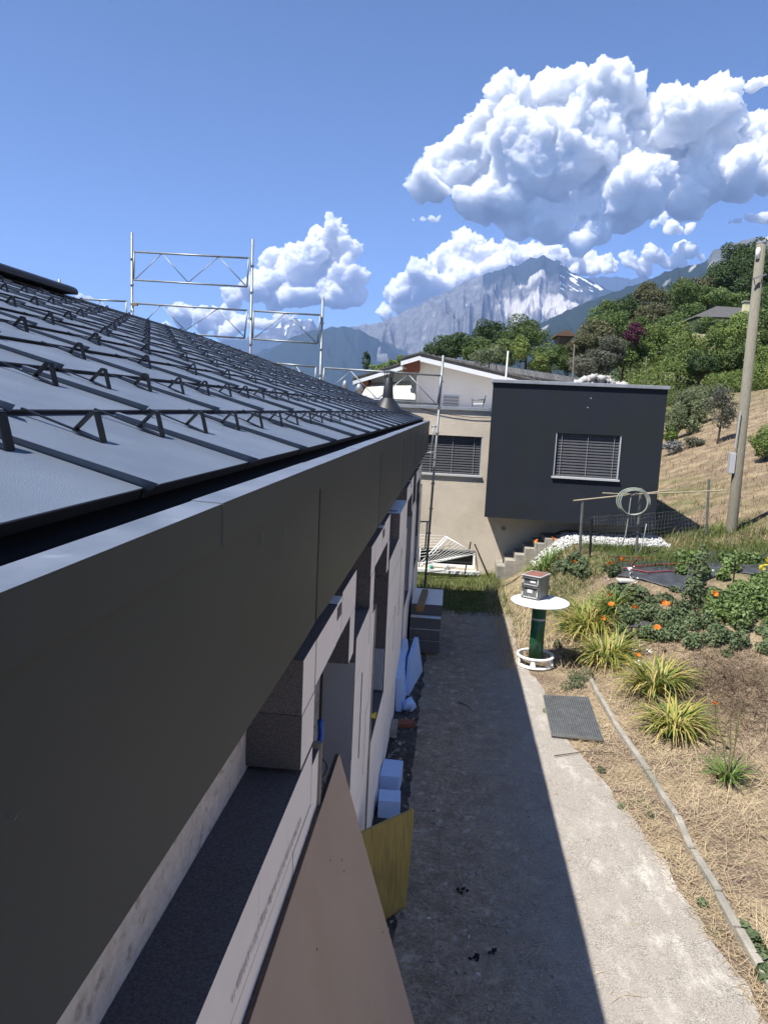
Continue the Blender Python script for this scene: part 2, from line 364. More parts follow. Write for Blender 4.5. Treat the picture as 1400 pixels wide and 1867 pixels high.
# rubble-filled strip of loose soil along the wall foot
sv, sf = [], []; yy2 = np.arange(-2, 14.2, .1)
for j, y in enumerate(yy2):
    for i in range(8):
        x = -.72+(.55+.05*mnoise.noise((y*3, 1, 4)))*i/7; sv.append((x, y, .012+(.035*mnoise.noise((x*9, y*7, 2))+.02 if 0 < i < 7 else (-.02 if i == 7 else .02))))
for j in range(len(yy2)-1):
    for i in range(7): sf.append((j*8+i, j*8+i+1, j*8+9+i, j*8+8+i))
tag(raw('soil_strip', sv, sf, MATS['rubble_soil'], smooth=True), 'dark loose soil and rubble along the wall foot', 'soil', kind='structure')

# kerb of weathered concrete edging stones
kerb = tag(empty('kerb', (2.2, 7, 0)), 'row of weathered grey concrete edging stones between path and dry garden', 'kerb')
kp = [(1076, 1236), (1090, 1268), (1128, 1330), (1180, 1408), (1232, 1490), (1262, 1552), (1310, 1630), (1345, 1700), (1400, 1790)]
kpts = [pt(x, y, Z=.03) for x, y in kp]; kpts.append(Vector((2.55, 3.2, .03)))
for a, b in zip(kpts[:-1], kpts[1:]):
    d = (b-a); u = d.normalized(); n_ = max(1, round(d.length/.9))
    for k in range(n_):
        p, q = a+d*(k/n_)+u*.012, a+d*((k+1)/n_)-u*.012
        j1, j2 = [Vector((random.uniform(-.012, .012), 0, random.uniform(-.012, .012))) for _ in range(2)]
        j1.z -= random.choice((0, 0, .012)); mb = MB(); mb.bar(p+j1-Vector((0, 0, .016)), q+j2-Vector((0, 0, .016)), .062+random.uniform(-.008, .008), .12); mb.build('edging_stone', MATS['concrete'], kerb, bevel=.012)
kerb.location = (0, 0, 0)

# ================================================================= THE HOUSE UNDER RENOVATION
house = tag(empty('house'), 'low house under renovation with dark metal tile roof and white insulation boards', 'house')
ZT = CAMH-.196; ZB = CAMH-.769; FX = -.435; TX = -.567; TZ = CAMH-.186; YE = 14.0; NR = 11; C_ = .4075; S_ = .127; Y0 = -1.6
slope = Vector((-C_, 0, S_)); sl_n = slope.normalized(); nrm = Vector((S_, 0, C_)).normalized()
def roofp(k, y, h=0): return Vector((TX, y, TZ)) + slope*k + nrm*h
# roof deck (both pitches) under the tiles
rx = TX-C_*NR; rz = TZ+S_*NR
mb = MB(); mb.prism([(TX-.02, TZ-.035), (TX-.02, TZ-.16), (rx, rz-.16), (2*rx-TX, TZ-.16), (2*rx-TX, TZ-.03), (rx, rz-.03)], 'y', Y0, YE-.01)
roof = mb.build('roof', MATS['deck'], house)
# tiles
T = .70
def tile_mesh():
    mb = MB(); w = T; L0 = 1.0
    # local: x along the eave (+Y world), y up the slope, z normal.  flat pan tilted, front edge turned down, raised seam at one side
    f = .019; b = .004; ln = .455
    mb.hexa([(.004, 0, f-.003), (w-.004, 0, f-.003), (w-.004, ln, b-.003), (.004, ln, b-.003)], [(.004, 0, f), (w-.004, 0, f), (w-.004, ln, b), (.004, ln, b)])
    mb.box(.004, w-.004, .002, .006, -.004, f-.003, 1)  # front lip in near-black metal: its shade is put into the colour
    # side seam: wedge-shaped fold ending in a little beak
    for (x0, x1, h) in ((.0, .014, .020),):
        pts_b = [(x0, -.012, f-.002), (x1, .0, f-.002), (x1, .40, .0), (x0, .40, .0)]
        pts_t = [(x0-.015, -.028, f+h), (x1, -.002, f+h), (x1, .40, .005+.014), (x0-.012, .40, .005+.014)]
        mb.hexa(pts_b, pts_t)
    return mb.mesh('roof_tile', [MATS['tile_metal'], MATS['guard_metal']])
TM = tile_mesh()
ex_, ey_, ez_ = Vector((0, 1, 0)), sl_n, nrm
ez_ = ex_.cross(ey_).normalized()
if ez_.z < 0: ex_ = -ex_; ez_ = ex_.cross(ey_).normalized()
RM = Matrix((ex_, ey_, ez_)).transposed().to_4x4(); flip = ex_.y < 0
offs = [0.0, .22, .47, .05, .30, .60, .15, .42, .02, .27, .52]
for k in range(NR):
    y = -1.5+offs[k]
    while y < YE-.05:
        w = min(1, (YE-y)/T)
        if w < .12: break
        o = link('roof_tile', TM, roof)
        p = roofp(k, y+(T*w if flip else 0), .001)
        o.matrix_world = Matrix.Translation(p+Vector((0, 0, random.uniform(-.001, .001)))) @ RM @ Matrix.Diagonal((w, 1, 1, 1)); y += T
# snow guards: bent strap forming an open triangle
def guard_mesh():
    mb = MB(); w = .026; t = .004; h = .062; base = .058
    def strap(a, b):
        nonlocal w
        a = Vector(a); b = Vector(b); d = (b-a).normalized(); n = Vector((0, -d.z, d.y))
        mb.hexa([a+Vector((-w/2, 0, 0))-n*t/2, a+Vector((w/2, 0, 0))-n*t/2, b+Vector((w/2, 0, 0))-n*t/2, b+Vector((-w/2, 0, 0))-n*t/2],
                [a+Vector((-w/2, 0, 0))+n*t/2, a+Vector((w/2, 0, 0))+n*t/2, b+Vector((w/2, 0, 0))+n*t/2, b+Vector((-w/2, 0, 0))+n*t/2])
    P0 = (0, .20, .012); A = (0, 0, .004); B = (0, .034, h); B2 = (0, .042, h+.001); Cc = (0, base+.012, .008)
    w = .009; strap(P0, Cc); w = .026; strap(Cc, A); strap(A, B); strap(B, B2); strap(B2, Cc)
    return mb.mesh('snow_guard', MATS['guard_metal'])
GM = guard_mesh()
for k in range(NR):
    st = T/2 if k < 2 else T; y = (.53 if k == 0 else (.71 if k == 1 else .45+((k*.26) % .7)))
    while y < YE-.1:
        o = link('snow_guard', GM, roof); p = roofp(k+.53, y, .010)
        o.matrix_world = Matrix.Translation(p+Vector((0, random.uniform(-.008, .008), 0))) @ RM @ Matrix.Rotation(random.uniform(-.04, .04), 4, 'Z'); y += st
# ridge caps, ridge vent hood, verge flashing
y = Y0
while y < YE-.05:
    y1 = min(y+1.2, YE+.02); mb = MB()
    mb.prism([(rx+.15, rz-.045+.022), (rx+.15, rz-.045+.04), (rx, rz+.045), (rx-.15, rz-.005), (rx-.15, rz-.03), (rx, rz+.02)], 'y', y, y1-.004); mb.build('ridge_cap', MATS['dark_metal'], roof); y = y1
y = 1.5
while y < 9.1:
    y1 = min(y+1.9, 9.2); mb = MB(); prof = []
    for i in range(9):
        a = math.pi*i/8; prof.append((rx+.12+.15*math.cos(a), rz+.055+.075*math.sin(a)))
    prof += [(rx-.03, rz+.02), (rx+.27, rz+.02)]
    mb.prism(prof, 'y', y, y1-.012); o = mb.build('ridge_vent', MATS['dark_metal'], roof, bevel=.01); y = y1
mb = MB(); mb.hexa([roofp(-.02, YE-.02, -.06), roofp(-.02, YE+.03, -.06), roofp(NR, YE+.03, -.06), roofp(NR, YE-.02, -.06)][::1], [roofp(-.02, YE-.02, .045), roofp(-.02, YE+.03, .045), roofp(NR, YE+.03, .045), roofp(NR, YE-.02, .045)])
mb.build('verge_flashing', MATS['dark_metal'], roof)
# vent stack near the far end
vb = None
for i in range(4000):
    p = ORG + ray(706, 747)*(2+i*.01)
    if (p-roofp(0, 0)).dot(nrm) < 0: vb = p; break
if vb is None or vb.y > 13.4: vb = roofp(1.7, 13.2)
vs = pxm(vb.y)
mb = MB(); mb.lathe([(33*vs, -14*vs), (24*vs, 4*vs), (13*vs, 18*vs), (10.5*vs, 21*vs)], vb, 20, tilt=None); mb.lathe([(10*vs, 20*vs), (9.8*vs, 24*vs), (7.2*vs, 56*vs), (6.2*vs, 57*vs), (6.2*vs, 30*vs)], vb, 18)
vent = mb.build('vent_stack', MATS['dark_metal'], roof, smooth=True)
mb = MB(); mb.lathe([(.2*vs, 71*vs), (11*vs, 68.5*vs), (11*vs, 67.5*vs), (.2*vs, 69*vs)], vb, 18); mb.build('cowl_cap', MATS['steel_galv'], vent)
for k in range(4):
    a = k*math.pi/2+.5; mb = MB(); c, s_ = math.cos(a), math.sin(a)
    mb.tube([vb+Vector((6.6*vs*c, 6.6*vs*s_, 55*vs)), vb+Vector((9*vs*c, 9*vs*s_, 68*vs))], .9*vs, 6); mb.build('cowl_strut', MATS['dark_metal'], vent)
# gutter trough, fascia panels, coping pieces, soffit
mb = MB(); mb.prism([(-.50, ZT-.012), (-.497, ZT-.012), (-.497, ZT-.14), (-.66, ZT-.14), (-.66, ZT-.01), (-.657, ZT-.01), (-.657, ZT-.137), (-.50, ZT-.137)], 'y', Y0, YE+.01); mb.build('gutter', MATS['dark_metal'], house)
seams = [-1.9, .3, 2.5, 4.7, 6.9, 9.1, 11.3, 13.5, 14.04]
for a, b in zip(seams[:-1], seams[1:]):
    v, f, n = [], [], 14; z0, z1 = ZB, ZT-.05; g = .0065
    for i in range(n+1):
        t = i/n; y = a+g+(b-a-2*g)*t
        for j in range(5):
            s_ = j/4; bow = .006*math.sin(math.pi*s_)*math.sin(math.pi*t) - (.008*math.sin(math.pi*s_)*(1-abs(2*t-1))**.3*0)
            edge = -.004*(abs(2*t-1)**12)
            v.append((FX-.006+bow+edge, y+(.006*math.sin(math.pi*s_) if i in (0, n) else 0), z0+(z1-z0)*s_))
    for i in range(n):
        for j in range(4): f.append((i*5+j, (i+1)*5+j, (i+1)*5+j+1, i*5+j+1))
    mb = MB(); mb.add(v, f); n0 = len(v)
    # returns: bottom lip and end folds
    bot = [(FX-.006, a+g, z0), (FX-.006, b-g, z0), (FX-.05, b-g, z0+.004), (FX-.05, a+g, z0+.004)]; mb.add(bot, [(0, 1, 2, 3)])
    for yy_ in (a+g, b-g): mb.add([(FX-.009, yy_, z0), (FX-.009, yy_, z1), (FX-.04, yy_, z1), (FX-.04, yy_, z0)], [(0, 1, 2, 3)])
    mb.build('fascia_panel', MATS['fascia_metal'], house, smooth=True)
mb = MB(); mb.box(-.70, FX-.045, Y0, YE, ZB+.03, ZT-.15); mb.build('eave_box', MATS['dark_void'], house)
cs = [-1.75, -.7, .33, 1.353, 2.37, 3.42, 4.47, 5.52, 6.57, 7.62, 8.67, 9.72, 10.77, 11.82, 12.87, 14.05]
for i, (a, b) in enumerate(zip(cs[:-1], cs[1:])):
    e = .0016*(i % 2); lap = .03
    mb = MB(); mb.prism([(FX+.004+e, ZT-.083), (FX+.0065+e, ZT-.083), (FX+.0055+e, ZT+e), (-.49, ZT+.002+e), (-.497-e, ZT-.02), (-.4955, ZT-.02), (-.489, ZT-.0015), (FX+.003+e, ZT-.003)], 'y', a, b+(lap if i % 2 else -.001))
    mb.m[2:] = [1, 1, 0, 0, 1, 1, 1, 1]; mb.m[2+2] = 0; mb.m[2+3] = 0; mb.build('coping_piece', [MATS['coping_metal'], MATS['fascia_metal']], house)  # sunlit top and shaded lip of one piece painted as two metals
mat('scuff', (.16, .165, .165), rough=.7)
for (x, y, l, w) in ((520, 968, .05, .0022), (534, 952, .03, .0016), (478, 985, .035, .0018), (500, 945, .02, .0015), (509, 1012, .035, .0018), (540, 1000, .025, .0014), (30, 1488, .004, .003), (208, 1068, .006, .002)):
    p = pt(x, y, X=FX+.0012); mb = MB(); mb.obox(p, Vector((.0006, 0, 0)), Vector((0, w/2, 0)), Vector((0, .004, l/2))); mb.build('scuff_mark', MATS['scuff'], house)
# end return of the eave at the gable
mb = MB(); mb.box(-.66, FX-.002, YE+.045, YE+.052, ZB+.004, ZT-.004); mb.build('fascia_end', MATS['fascia_metal'], house)
# ---- wall, windows, insulation
WX = -.715; IX = -.50; YW = 13.75
WINS = [2.59, 4.92, 8.84, 11.20]; ZS = CAMH-2.65; ZTOP = CAMH-1.39
mb = MB(); ycur = Y0
for y0 in WINS:
    mb.box(-1.0, WX, ycur, y0+.46, 0, ZB+.1); mb.box(-1.0, WX, y0+.46, y0+1.65, 0, ZS-.04); mb.box(-1.0, WX, y0+.46, y0+1.65, CAMH-1.12, ZB+.1); ycur = y0+1.65
mb.box(-1.0, WX, ycur, YW-.2, 0, ZB+.1); mb.box(-9.6, -1.02, YW-.5, YW-.2, 0, ZB+.1); mb.box(-9.6, -9.3, Y0, YW-.5, 0, ZB+.1)
mb.prism([(-1.02, ZB+.1), (rx, rz-.2), (-9.0, ZB+.1)], 'y', YW-.5, YW-.2)
mb.build('wall', MATS['render_rough'], house)
for y0 in WINS:
    mb = MB(); a, b, z0, z1 = y0+.46, y0+1.65, ZS-.03, CAMH-1.13
    for bx in ((a, b, z0, z0+.06), (a, b, z1-.06, z1), (a, a+.06, z0+.061, z1-.061), (b-.06, b, z0+.061, z1-.061), ((a+b)/2-.03, (a+b)/2+.03, z0+.061, z1-.061)):
        mb.box(-.86, -.80, *bx)
    w = mb.build('window', MATS['white_pvc'], house); mb = MB(); mb.box(-.84, -.825, a+.055, b-.055, z0+.055, z1-.055); mb.build('pane', MATS['glass'], w)
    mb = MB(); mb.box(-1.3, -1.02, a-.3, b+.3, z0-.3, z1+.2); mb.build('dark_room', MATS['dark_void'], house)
EPS = [MATS['eps_white'], MATS['eps_grey']]
def board(x0, x1, y0, y1, z0, z1, white=(3,), name='insulation_board', mats=EPS, j=.0014):
    dx = random.uniform(-j, j); mb = MB(); mi = [1]*6
    for q in white: mi[q] = 0
    mb.box(x0+.001, x1+dx, y0+.0006, y1-.0006, z0+.0005, z1-.0005, mi); return mb.build(name, mats, house)
courses = [.03, .53, 1.03, 1.53, 2.03]
def pier(ya, yb, ztop, zbot=.03):
    zs = [z for z in courses if zbot-.01 <= z < ztop-.12]+[ztop]
    if zs[0] > zbot+.02: zs.insert(0, zbot)
    for i in range(len(zs)-1):
        cut = [ya]; y = math.floor(ya)+(.5 if i % 2 else 0)
        while y < yb-.15:
            if y > ya+.15: cut.append(y)
            y += 1.
        cut.append(yb)
        for a, b in zip(cut[:-1], cut[1:]): board(WX, IX, a, b, zs[i], zs[i+1])
prev = -1.5
for wi, y0 in enumerate(WINS):
    pier(prev, y0+.255, ZTOP+(.0 if wi else -.02)); pier(y0+.255, y0+.41, ZTOP-.11); pier(y0+.41, y0+1.65, ZS); prev = y0+1.65
    board(WX, IX, y0, y0+.255, ZTOP+.002, CAMH-1.17); board(WX, IX, y0, y0+.255, CAMH-1.168, CAMH-.95)     # upright piece beside the opening
    board(WX, IX, y0+.257, y0+.80, CAMH-1.15, CAMH-.95); board(WX, IX, y0+.81, y0+.97, CAMH-1.15, CAMH-.948, (3, 1)); board(WX, IX, y0+.97, y0+1.51, CAMH-1.15, CAMH-.93)
    board(WX, IX, y0+1.31, y0+1.51, CAMH-1.43, CAMH-1.152)
    mb = MB(); mb.box(IX, IX+.0035, y0+.80, y0+.93, CAMH-1.03, CAMH-.97); mb.build('joint_slot', MATS['eps_grey'], house)
    # reveal sheets, sill strip, guide rail
    mb = MB(); mb.box(WX+.02, IX-.004, y0+1.642, y0+1.648, ZS, ZTOP-.15); mb.build('reveal_sheet', MATS['reveal_grey'] if wi % 2 == 0 else MATS['eps_grey'], house)
    if wi == 1 or wi == 3:
        mb = MB()
        for q in range(9): mb.box(WX+.03+q*.02, WX+.043+q*.02, y0+1.63, y0+1.6415, ZS+.02, ZS+.42)
        mb.build('corrugated_reveal', MATS['corrugated'], house)
    mb = MB(); mb.box(IX-.05, IX+.012, y0+.412, y0+.44, .1, ZTOP-.085); mb.build('guide_rail', MATS['concrete'], house)
    if wi in (0, 2):
        mb = MB(); mb.box(WX-.1, WX-.06, y0+1.0, y0+1.64, ZS, ZTOP+.2); mb.build('shutter_panel', MATS['reveal_grey'], house)
pier(prev, YW, ZTOP)
board(WX, IX, prev+.02, prev+.26, ZTOP+.002, CAMH-.95)
# irregular offcuts: step block and the vent element standing proud
board(WX+.02, -.415, 6.47, 7.45, CAMH-1.16, CAMH-.93, (1, 3))
mb = MB(); mb.lathe([(.0, CAMH-.9285), (.045, CAMH-.9285), (.052, CAMH-.9285), (.052, CAMH-.93)], (-.50, 6.62, 0), 20); mb.build('round_socket', MATS['reveal_grey'], house)
mb = MB(); mb.box(-.66, -.60, 6.75, 7.4, CAMH-.928, CAMH-.86); mb.build('membrane_strip', MATS['membrane_blue'], house)
for (ya, yb, za, zb) in ((4.62, 4.64, 1.35, 1.95), (7.62, 7.63, 1.1, 1.6), (8.3, 8.312, 1.3, 2.1), (13.2, 13.21, 1.2, 1.9)):
    mb = MB(); mb.box(IX, IX+.003, ya, yb, za, zb); mb.build('joint_slot', MATS['charcoal'], house)
# black guide rod and faint grey ink print along the boards (illegible in the photo, so only its strokes)
mb = MB(); rr = random.Random(3); y = 1.72
while y < 2.62:
    h = rr.uniform(.018, .034); z = CAMH-1.60+rr.uniform(-.004, .004)-.05*(y-2.1)*.3; mb.box(IX+.0028, IX+.0034, y, y+rr.uniform(.004, .012), z-h/2, z+h/2); y += rr.uniform(.013, .03)
mat('ink', (.42, .42, .42), rough=.9); tag(mb.build('ink_print', MATS['ink'], house), kind='stuff')
mb = MB(); mb.tube([(-.73, Y0, ZTOP+.004), (-.722, 2.58, ZTOP+.004)], .006, 6); mb.build('starter_strip', MATS['white_pvc'], house)
# ================================================================= SCAFFOLD at the far gable
GY = 14.45
sc = tag(empty('scaffold', (-2, GY, 0)), 'galvanised tube scaffold with truss guardrails rising behind the dark roof', 'scaffold'); sc.location = (0, 0, 0)
def sp(x, y): return pt(x, y, Y=GY)
def standard(xt, yt, xb=None, yb=None):
    a = sp(xt, yt)
    b = sp(xb, yb) if xb else Vector((a.x, a.y, 0)); d = (b-a)
    zb = gz(b.x, b.y)-.05
    b = a+d*((a.z-zb)/(a.z-b.z)) if abs(a.z-b.z) > .01 else Vector((a.x, a.y, zb))
    mb = MB(); mb.tube([a, b], .0242, 10); o = mb.build('standard', MATS['steel_galv'], sc, smooth=True)
    n = int((a.z-zb)/.5)
    mb = MB()
    for k in range(1, n+1):
        p = a+(b-a)*(k*.5/(a.z-zb)); mb.lathe([(.026, -.012), (.04, -.012), (.04, .012), (.026, .012)], p, 8)
    mb.build('rosette', MATS['steel_galv'], o); return a, b
standard(241, 424); standard(461, 436); standard(589, 541); standard(808, 648, 773, 1085); standard(109, 509)
def tubeseg(name, pts, r, parent=None):
    mb = MB(); mb.tube(pts, r, 8); return mb.build(name, MATS['steel_galv'], parent or sc, smooth=True)
def gframe(a, b, c=None, d=None, zig=None):       # truss guardrail: top rail a-b, bottom rail c-d, zigzag in pixels
    yo = Vector((0, -.045, 0))
    t = tubeseg('guardrail', [sp(*a)+yo, sp(*b)+yo], .0185)
    if c: tubeseg('bottom_rail', [sp(*c)+yo, sp(*d)+yo], .0175, t)
    if c:
        tubeseg('end_post', [sp(*a)+yo, sp(*c)+yo], .0165, t); tubeseg('end_post', [sp(*b)+yo, sp(*d)+yo], .0165, t)
    for p, q in zip((zig or [])[:-1], (zig or [])[1:]): tubeseg('brace', [sp(*p)+yo, sp(*q)+yo], .009, t)
gframe((247, 460), (455, 471.5), (246, 511), (452, 523.5), [(249, 510), (297, 463), (345, 516), (400, 469), (449, 521)])
gframe((245, 553.5), (452, 566.5), (243, 603), (447, 617), [(262, 592), (295, 557), (340, 603), (398, 564), (446, 614)])
gframe((150, 546), (233, 550), (146, 597), (232, 603), [(160, 590), (185, 548), (225, 600)])
gframe((464, 567.5), (585, 575), (462, 618.5), (580, 626.5), [(466, 616), (523, 571), (577, 625)])
gframe((500, 662.5), (577, 669), (498, 712), (574, 720), [(502, 710), (540, 666), (572, 718)])
gframe((592, 671), (804, 685), (588, 722), (798, 737), [(595, 715), (640, 677), (688, 728), (745, 683), (793, 735)])
for q in (((786, 777), (797, 778)), ((778, 826), (793, 824)), ((765, 951), (786, 951))): tubeseg('transom', [sp(*q[0]), sp(*q[1])], .016)
tubeseg('inner_post', [sp(779, 951), sp(775, 1000)], .016); tubeseg('inner_post', [sp(791, 776), sp(787, 825)], .014)
mb = MB(); a = sp(238, 556); mb.box(a.x+.05, a.x+.18, GY-.09, GY-.03, a.z-.02, a.z+.03); mb.build('clamp', MATS['timber'], sc)

# ================================================================= NEIGHBOUR'S HOUSE: beige base with a dark box
NY = 17.3
nb = tag(empty('neighbour_house'), 'beige rendered flat-roofed house with a projecting dark navy box and closed blinds', 'house')
ang = math.radians(2.2)
def N_(x, y, Y): return pt(x, y, Y=Y)
zp = N_(735, 737, NY).z; xl = N_(560, 760, NY).x; xr = N_(1190, 745, NY).x
# beige wall with openings
wl = N_(776, 800, NY).x-.55; wr = N_(880, 800, NY).x; wt = N_(880, 797, NY).z; wb = N_(876, 868, NY).z
bl = N_(775, 1010, NY).x-.35; br = N_(868, 1010, NY).x; bt = N_(850, 1003, NY).z; bb_ = N_(850, 1036, NY).z
mb = MB(); t = .35
z_lo = -.8
mb.box(xl, wl, NY, NY+t, z_lo, zp-.08); mb.box(wl, wr, NY, NY+t, wt, zp-.08); mb.box(wr, xr, NY, NY+t, z_lo, zp-.08)
mb.box(wl, min(wr, bl), NY, NY+t, z_lo, wb) if bl > wl else None
mb.box(max(wl, bl), min(br, wr), NY, NY+t, bt, wb); mb.box(max(wl, bl), min(br, wr), NY, NY+t, z_lo, bb_)
if br < wr: mb.box(br, wr, NY, NY+t, z_lo, wb)
mb.box(xl, xl+.3, NY+t, NY+9, z_lo, zp-.08); mb.box(xr-.3, xr, NY+t, NY+9, z_lo, zp-.08); mb.box(xl, xr, NY+9, NY+9.3, z_lo, zp-.08); mb.box(xl+.3, xr-.3, NY+t, NY+9, zp-.45, zp-.3)
mb.build('wall', MATS['beige_render'], nb)
mb = MB(); mb.box(xl-.04, N_(893, 742, NY).x, NY-.045, NY+.4, zp-.078, zp); mb.box(xl-.04, xl+.3, NY+.4, NY+9.3, zp-.078, zp); mb.build('parapet_cap', MATS['parapet_metal'], nb, bevel=.006)
def blind_window(parent, x0, x1, z0, z1, y, rec, tilt=0, cords=3, sill_out=.05):
    w = MB()
    for bx in ((x0, x1, z0-.0, z0+.045), (x0, x1, z1-.04, z1), (x0, x0+.04, z0+.046, z1-.041), (x1-.04, x1, z0+.046, z1-.041)): w.box(bx[0], bx[1], y+rec+.06, y+rec+.12, bx[2], bx[3])
    wo = w.build('window', MATS['alu_frame'], parent)
    g = MB(); g.box(x0+.04, x1-.04, y+rec+.085, y+rec+.1, z0+.045, z1-.04); g.build('pane', MATS['glass'], wo)
    for xx in (x0+.001, x1-.027):
        q = MB(); q.box(xx, xx+.026, y+.012, y+rec+.05, z0+.02, z1); q.build('guide_rail', MATS['alu_frame'], wo)
    q = MB(); q.hexa([(x0-.03, y-sill_out, z0-.035), (x1+.03, y-sill_out, z0-.035), (x1+.03, y+rec+.06, z0-.01), (x0-.03, y+rec+.06, z0-.01)], [(x0-.03, y-sill_out, z0+.003), (x1+.03, y-sill_out, z0+.003), (x1+.03, y+rec+.06, z0+.016), (x0-.03, y+rec+.06, z0+.016)])
    q.build('sill', MATS['alu_frame'], wo)
    n = int((z1-z0-.05)/.057); me = None
    for k in range(n):
        z = z0+.055+(z1-z0-.07)*k/(n-1)
        if me is None:
            s_ = MB(); L_ = x1-x0-.06; s_.prism([(-.016, -.034), (-.010, -.010), (.002, .012), (.012, .030), (.009, .032), (-.001, .014), (-.013, -.008), (-.019, -.033)], 'x', 0, L_); me = s_.mesh('blind_slat', MATS['blind_slat'])
        o = link('blind_slat', me, wo); o.location = (x0+.03, y+rec*.62, z)
    for k in range(cords):
        c = MB(); xx = x0+(x1-x0)*(.1+.8*k/max(1, cords-1)); c.tube([(xx, y+rec*.62-.036, z0+.03), (xx, y+rec*.62-.036, z1-.02)], .004, 4); c.build('ladder_cord', MATS['sticker_grey'], wo)
    return wo
blind_window(nb, wl, wr, wb, wt, NY, .16, cords=4)
# basement window: white frame, dark opening
mb = MB()
for bx in ((bl, br, bb_-.05, bb_+.05), (bl, br, bt-.05, bt), (bl, bl+.07, bb_+.051, bt-.051), (br-.07, br, bb_+.051, bt-.051)): mb.box(bx[0], bx[1], NY+.03, NY+.12, bx[2], bx[3])
bw = mb.build('basement_window', MATS['white_pvc'], nb)
mb = MB(); mb.box(bl, br, NY+.25, NY+.3, bb_, bt); mb.build('pane', MATS['glass'], bw)
mb = MB(); mb.box(bl-.05, br+.09, NY-.14, NY+.02, bb_-.13, bb_-.055); mb.build('sill', MATS['white_pvc'], bw)
# thin service cable across the wall
mb = MB(); mb.tube([pt(x, y, Y=NY-.03) for x, y in ((738, 737), (780, 748), (820, 756), (860, 761), (893, 762))], .007, 5); mb.build('service_cable', MATS['cable'], nb)
# the dark box, turned a little
p_tl = N_(899, 697, 16.45); p_tr = N_(1217, 711, 16.2); z_top = (p_tl.z+p_tr.z)/2; z_bot = N_(880, 942, 16.45).z
bu = Vector((p_tr.x-p_tl.x, p_tr.y-p_tl.y, 0)); BL = bu.length; bu.normalize(); bv = Vector((-bu.y, bu.x, 0))
bxm = Matrix.Translation(Vector((p_tl.x, p_tl.y, 0))) @ Matrix(((bu.x, bv.x, 0, 0), (bu.y, bv.y, 0, 0), (0, 0, 1, 0), (0, 0, 0, 1)))
def loc(x, y, z):
    q = bxm.inverted() @ Vector((x, y, z)); return q
w0 = loc(*pt(1007, 868, Y=16.36)); w1 = loc(*pt(1133, 795, Y=16.27)); wx0, wx1, wz0, wz1 = w0.x, w1.x, w0.z-.0, w1.z
box_e = MB(); D_ = 5.2
for bx in ((0, wx0, z_bot, z_top), (wx1, BL, z_bot, z_top), (wx0, wx1, z_bot, wz0), (wx0, wx1, wz1, z_top)): box_e.box(bx[0], bx[1], 0, .3, bx[2], bx[3])
box_e.box(0, .3, .3, D_, z_bot, z_top); box_e.box(BL-.3, BL, .3, D_, z_bot, z_top); box_e.box(.3, BL-.3, .3, D_, z_bot, z_bot+.3); box_e.box(.3, BL-.3, .3, D_, z_top-.3, z_top-.02); box_e.box(.3, BL-.3, D_-.2, D_, z_bot+.3, z_top-.3)
bo = box_e.build('upper_box', MATS['navy_render'], nb); bo.matrix_world = bxm
mb = MB(); mb.box(-.04, BL+.04, -.05, D_+.05, z_top, z_top+.075); o = mb.build('roof_edge', MATS['parapet_metal'], nb, bevel=.008); o.matrix_world = bxm
wo = blind_window(nb, wx0, wx1, wz0, wz1, 0, .12, cords=3); wo.matrix_world = bxm
for (x, y) in ((1077, 726), (1071, 743)):
    q = loc(*pt(x, y, Y=16.3)); mb = MB(); mb.box(q.x-.012, q.x+.012, -.004, .002, q.z-.012, q.z+.012); o = mb.build('wall_plug', MATS['sticker_grey'], nb); o.matrix_world = bxm
# lower wall under the box on the uphill side, vent ring
mb = MB(); q = pt(918, 963, Y=NY-.012); mb.lathe([(.055, 0), (.07, 0), (.07, .012), (.055, .012)], q, 18, tilt=Matrix.Rotation(math.pi/2, 3, 'X')); mb.build('vent_ring', MATS['cream'], nb)
mb = MB(); q = pt(918, 963, Y=NY-.006); mb.lathe([(.001, 0), (.055, 0)], q, 18, tilt=Matrix.Rotation(math.pi/2, 3, 'X')); mb.build('vent_grille', MATS['concrete'], nb)
# garden steps rising along the wall
st = tag(empty('garden_steps'), 'small flight of weathered stone steps beside the beige wall', 'steps')
for k, (x, y) in enumerate(((916, 1034), (931, 1024), (949, 1013), (967, 1002), (985, 992), (1003, 984))):
    Yk = 16.55; p = pt(x, y, Y=Yk); mb = MB(); x0 = p.x-.13; mb.box(x0, x0+.36+.004*k, Yk-.05-.004*k, NY-.02, min(p.z, gz(x0, Yk))-.5, p.z+.03+.01*(k % 2)); mb.build('step', MATS['concrete'], st, bevel=.015)
# pale gravel bed in the box's shade
gr = []
def rocks(name, n, spot, size, material, label=None, cat=None, flat=.7, seed=1, kind='stuff'):
    rg = np.random.default_rng(seed); V, Fc = [], []
    base = np.array([(1, 0, 0), (-1, 0, 0), (0, 1, 0), (0, -1, 0), (0, 0, 1), (0, 0, -1)], float)
    tri = np.array([(0, 2, 4), (2, 1, 4), (1, 3, 4), (3, 0, 4), (2, 0, 5), (1, 2, 5), (3, 1, 5), (0, 3, 5)])
    for i in range(n):
        c = spot(rg); s_ = rg.uniform(*size); q, _ = np.linalg.qr(rg.normal(size=(3, 3)))
        sc_ = np.array([1, rg.uniform(.6, 1), rg.uniform(.4, .8)])
        b_ = (base*sc_*rg.uniform(.75, 1.15, (6, 1))) @ q.T * s_; b_[:, 2] *= flat
        V.append(b_+np.array(c)); Fc.append(tri+6*i)
    o = raw(name, np.concatenate(V), np.concatenate(Fc), material)
    if label: tag(o, label, cat, kind=kind)
    return o
gp = [pt(x, y, Y=Yq) for x, y, Yq in ((1005, 998, 15.6), (1060, 1000, 15.2), (1120, 994, 15.3), (1195, 982, 15.6))]
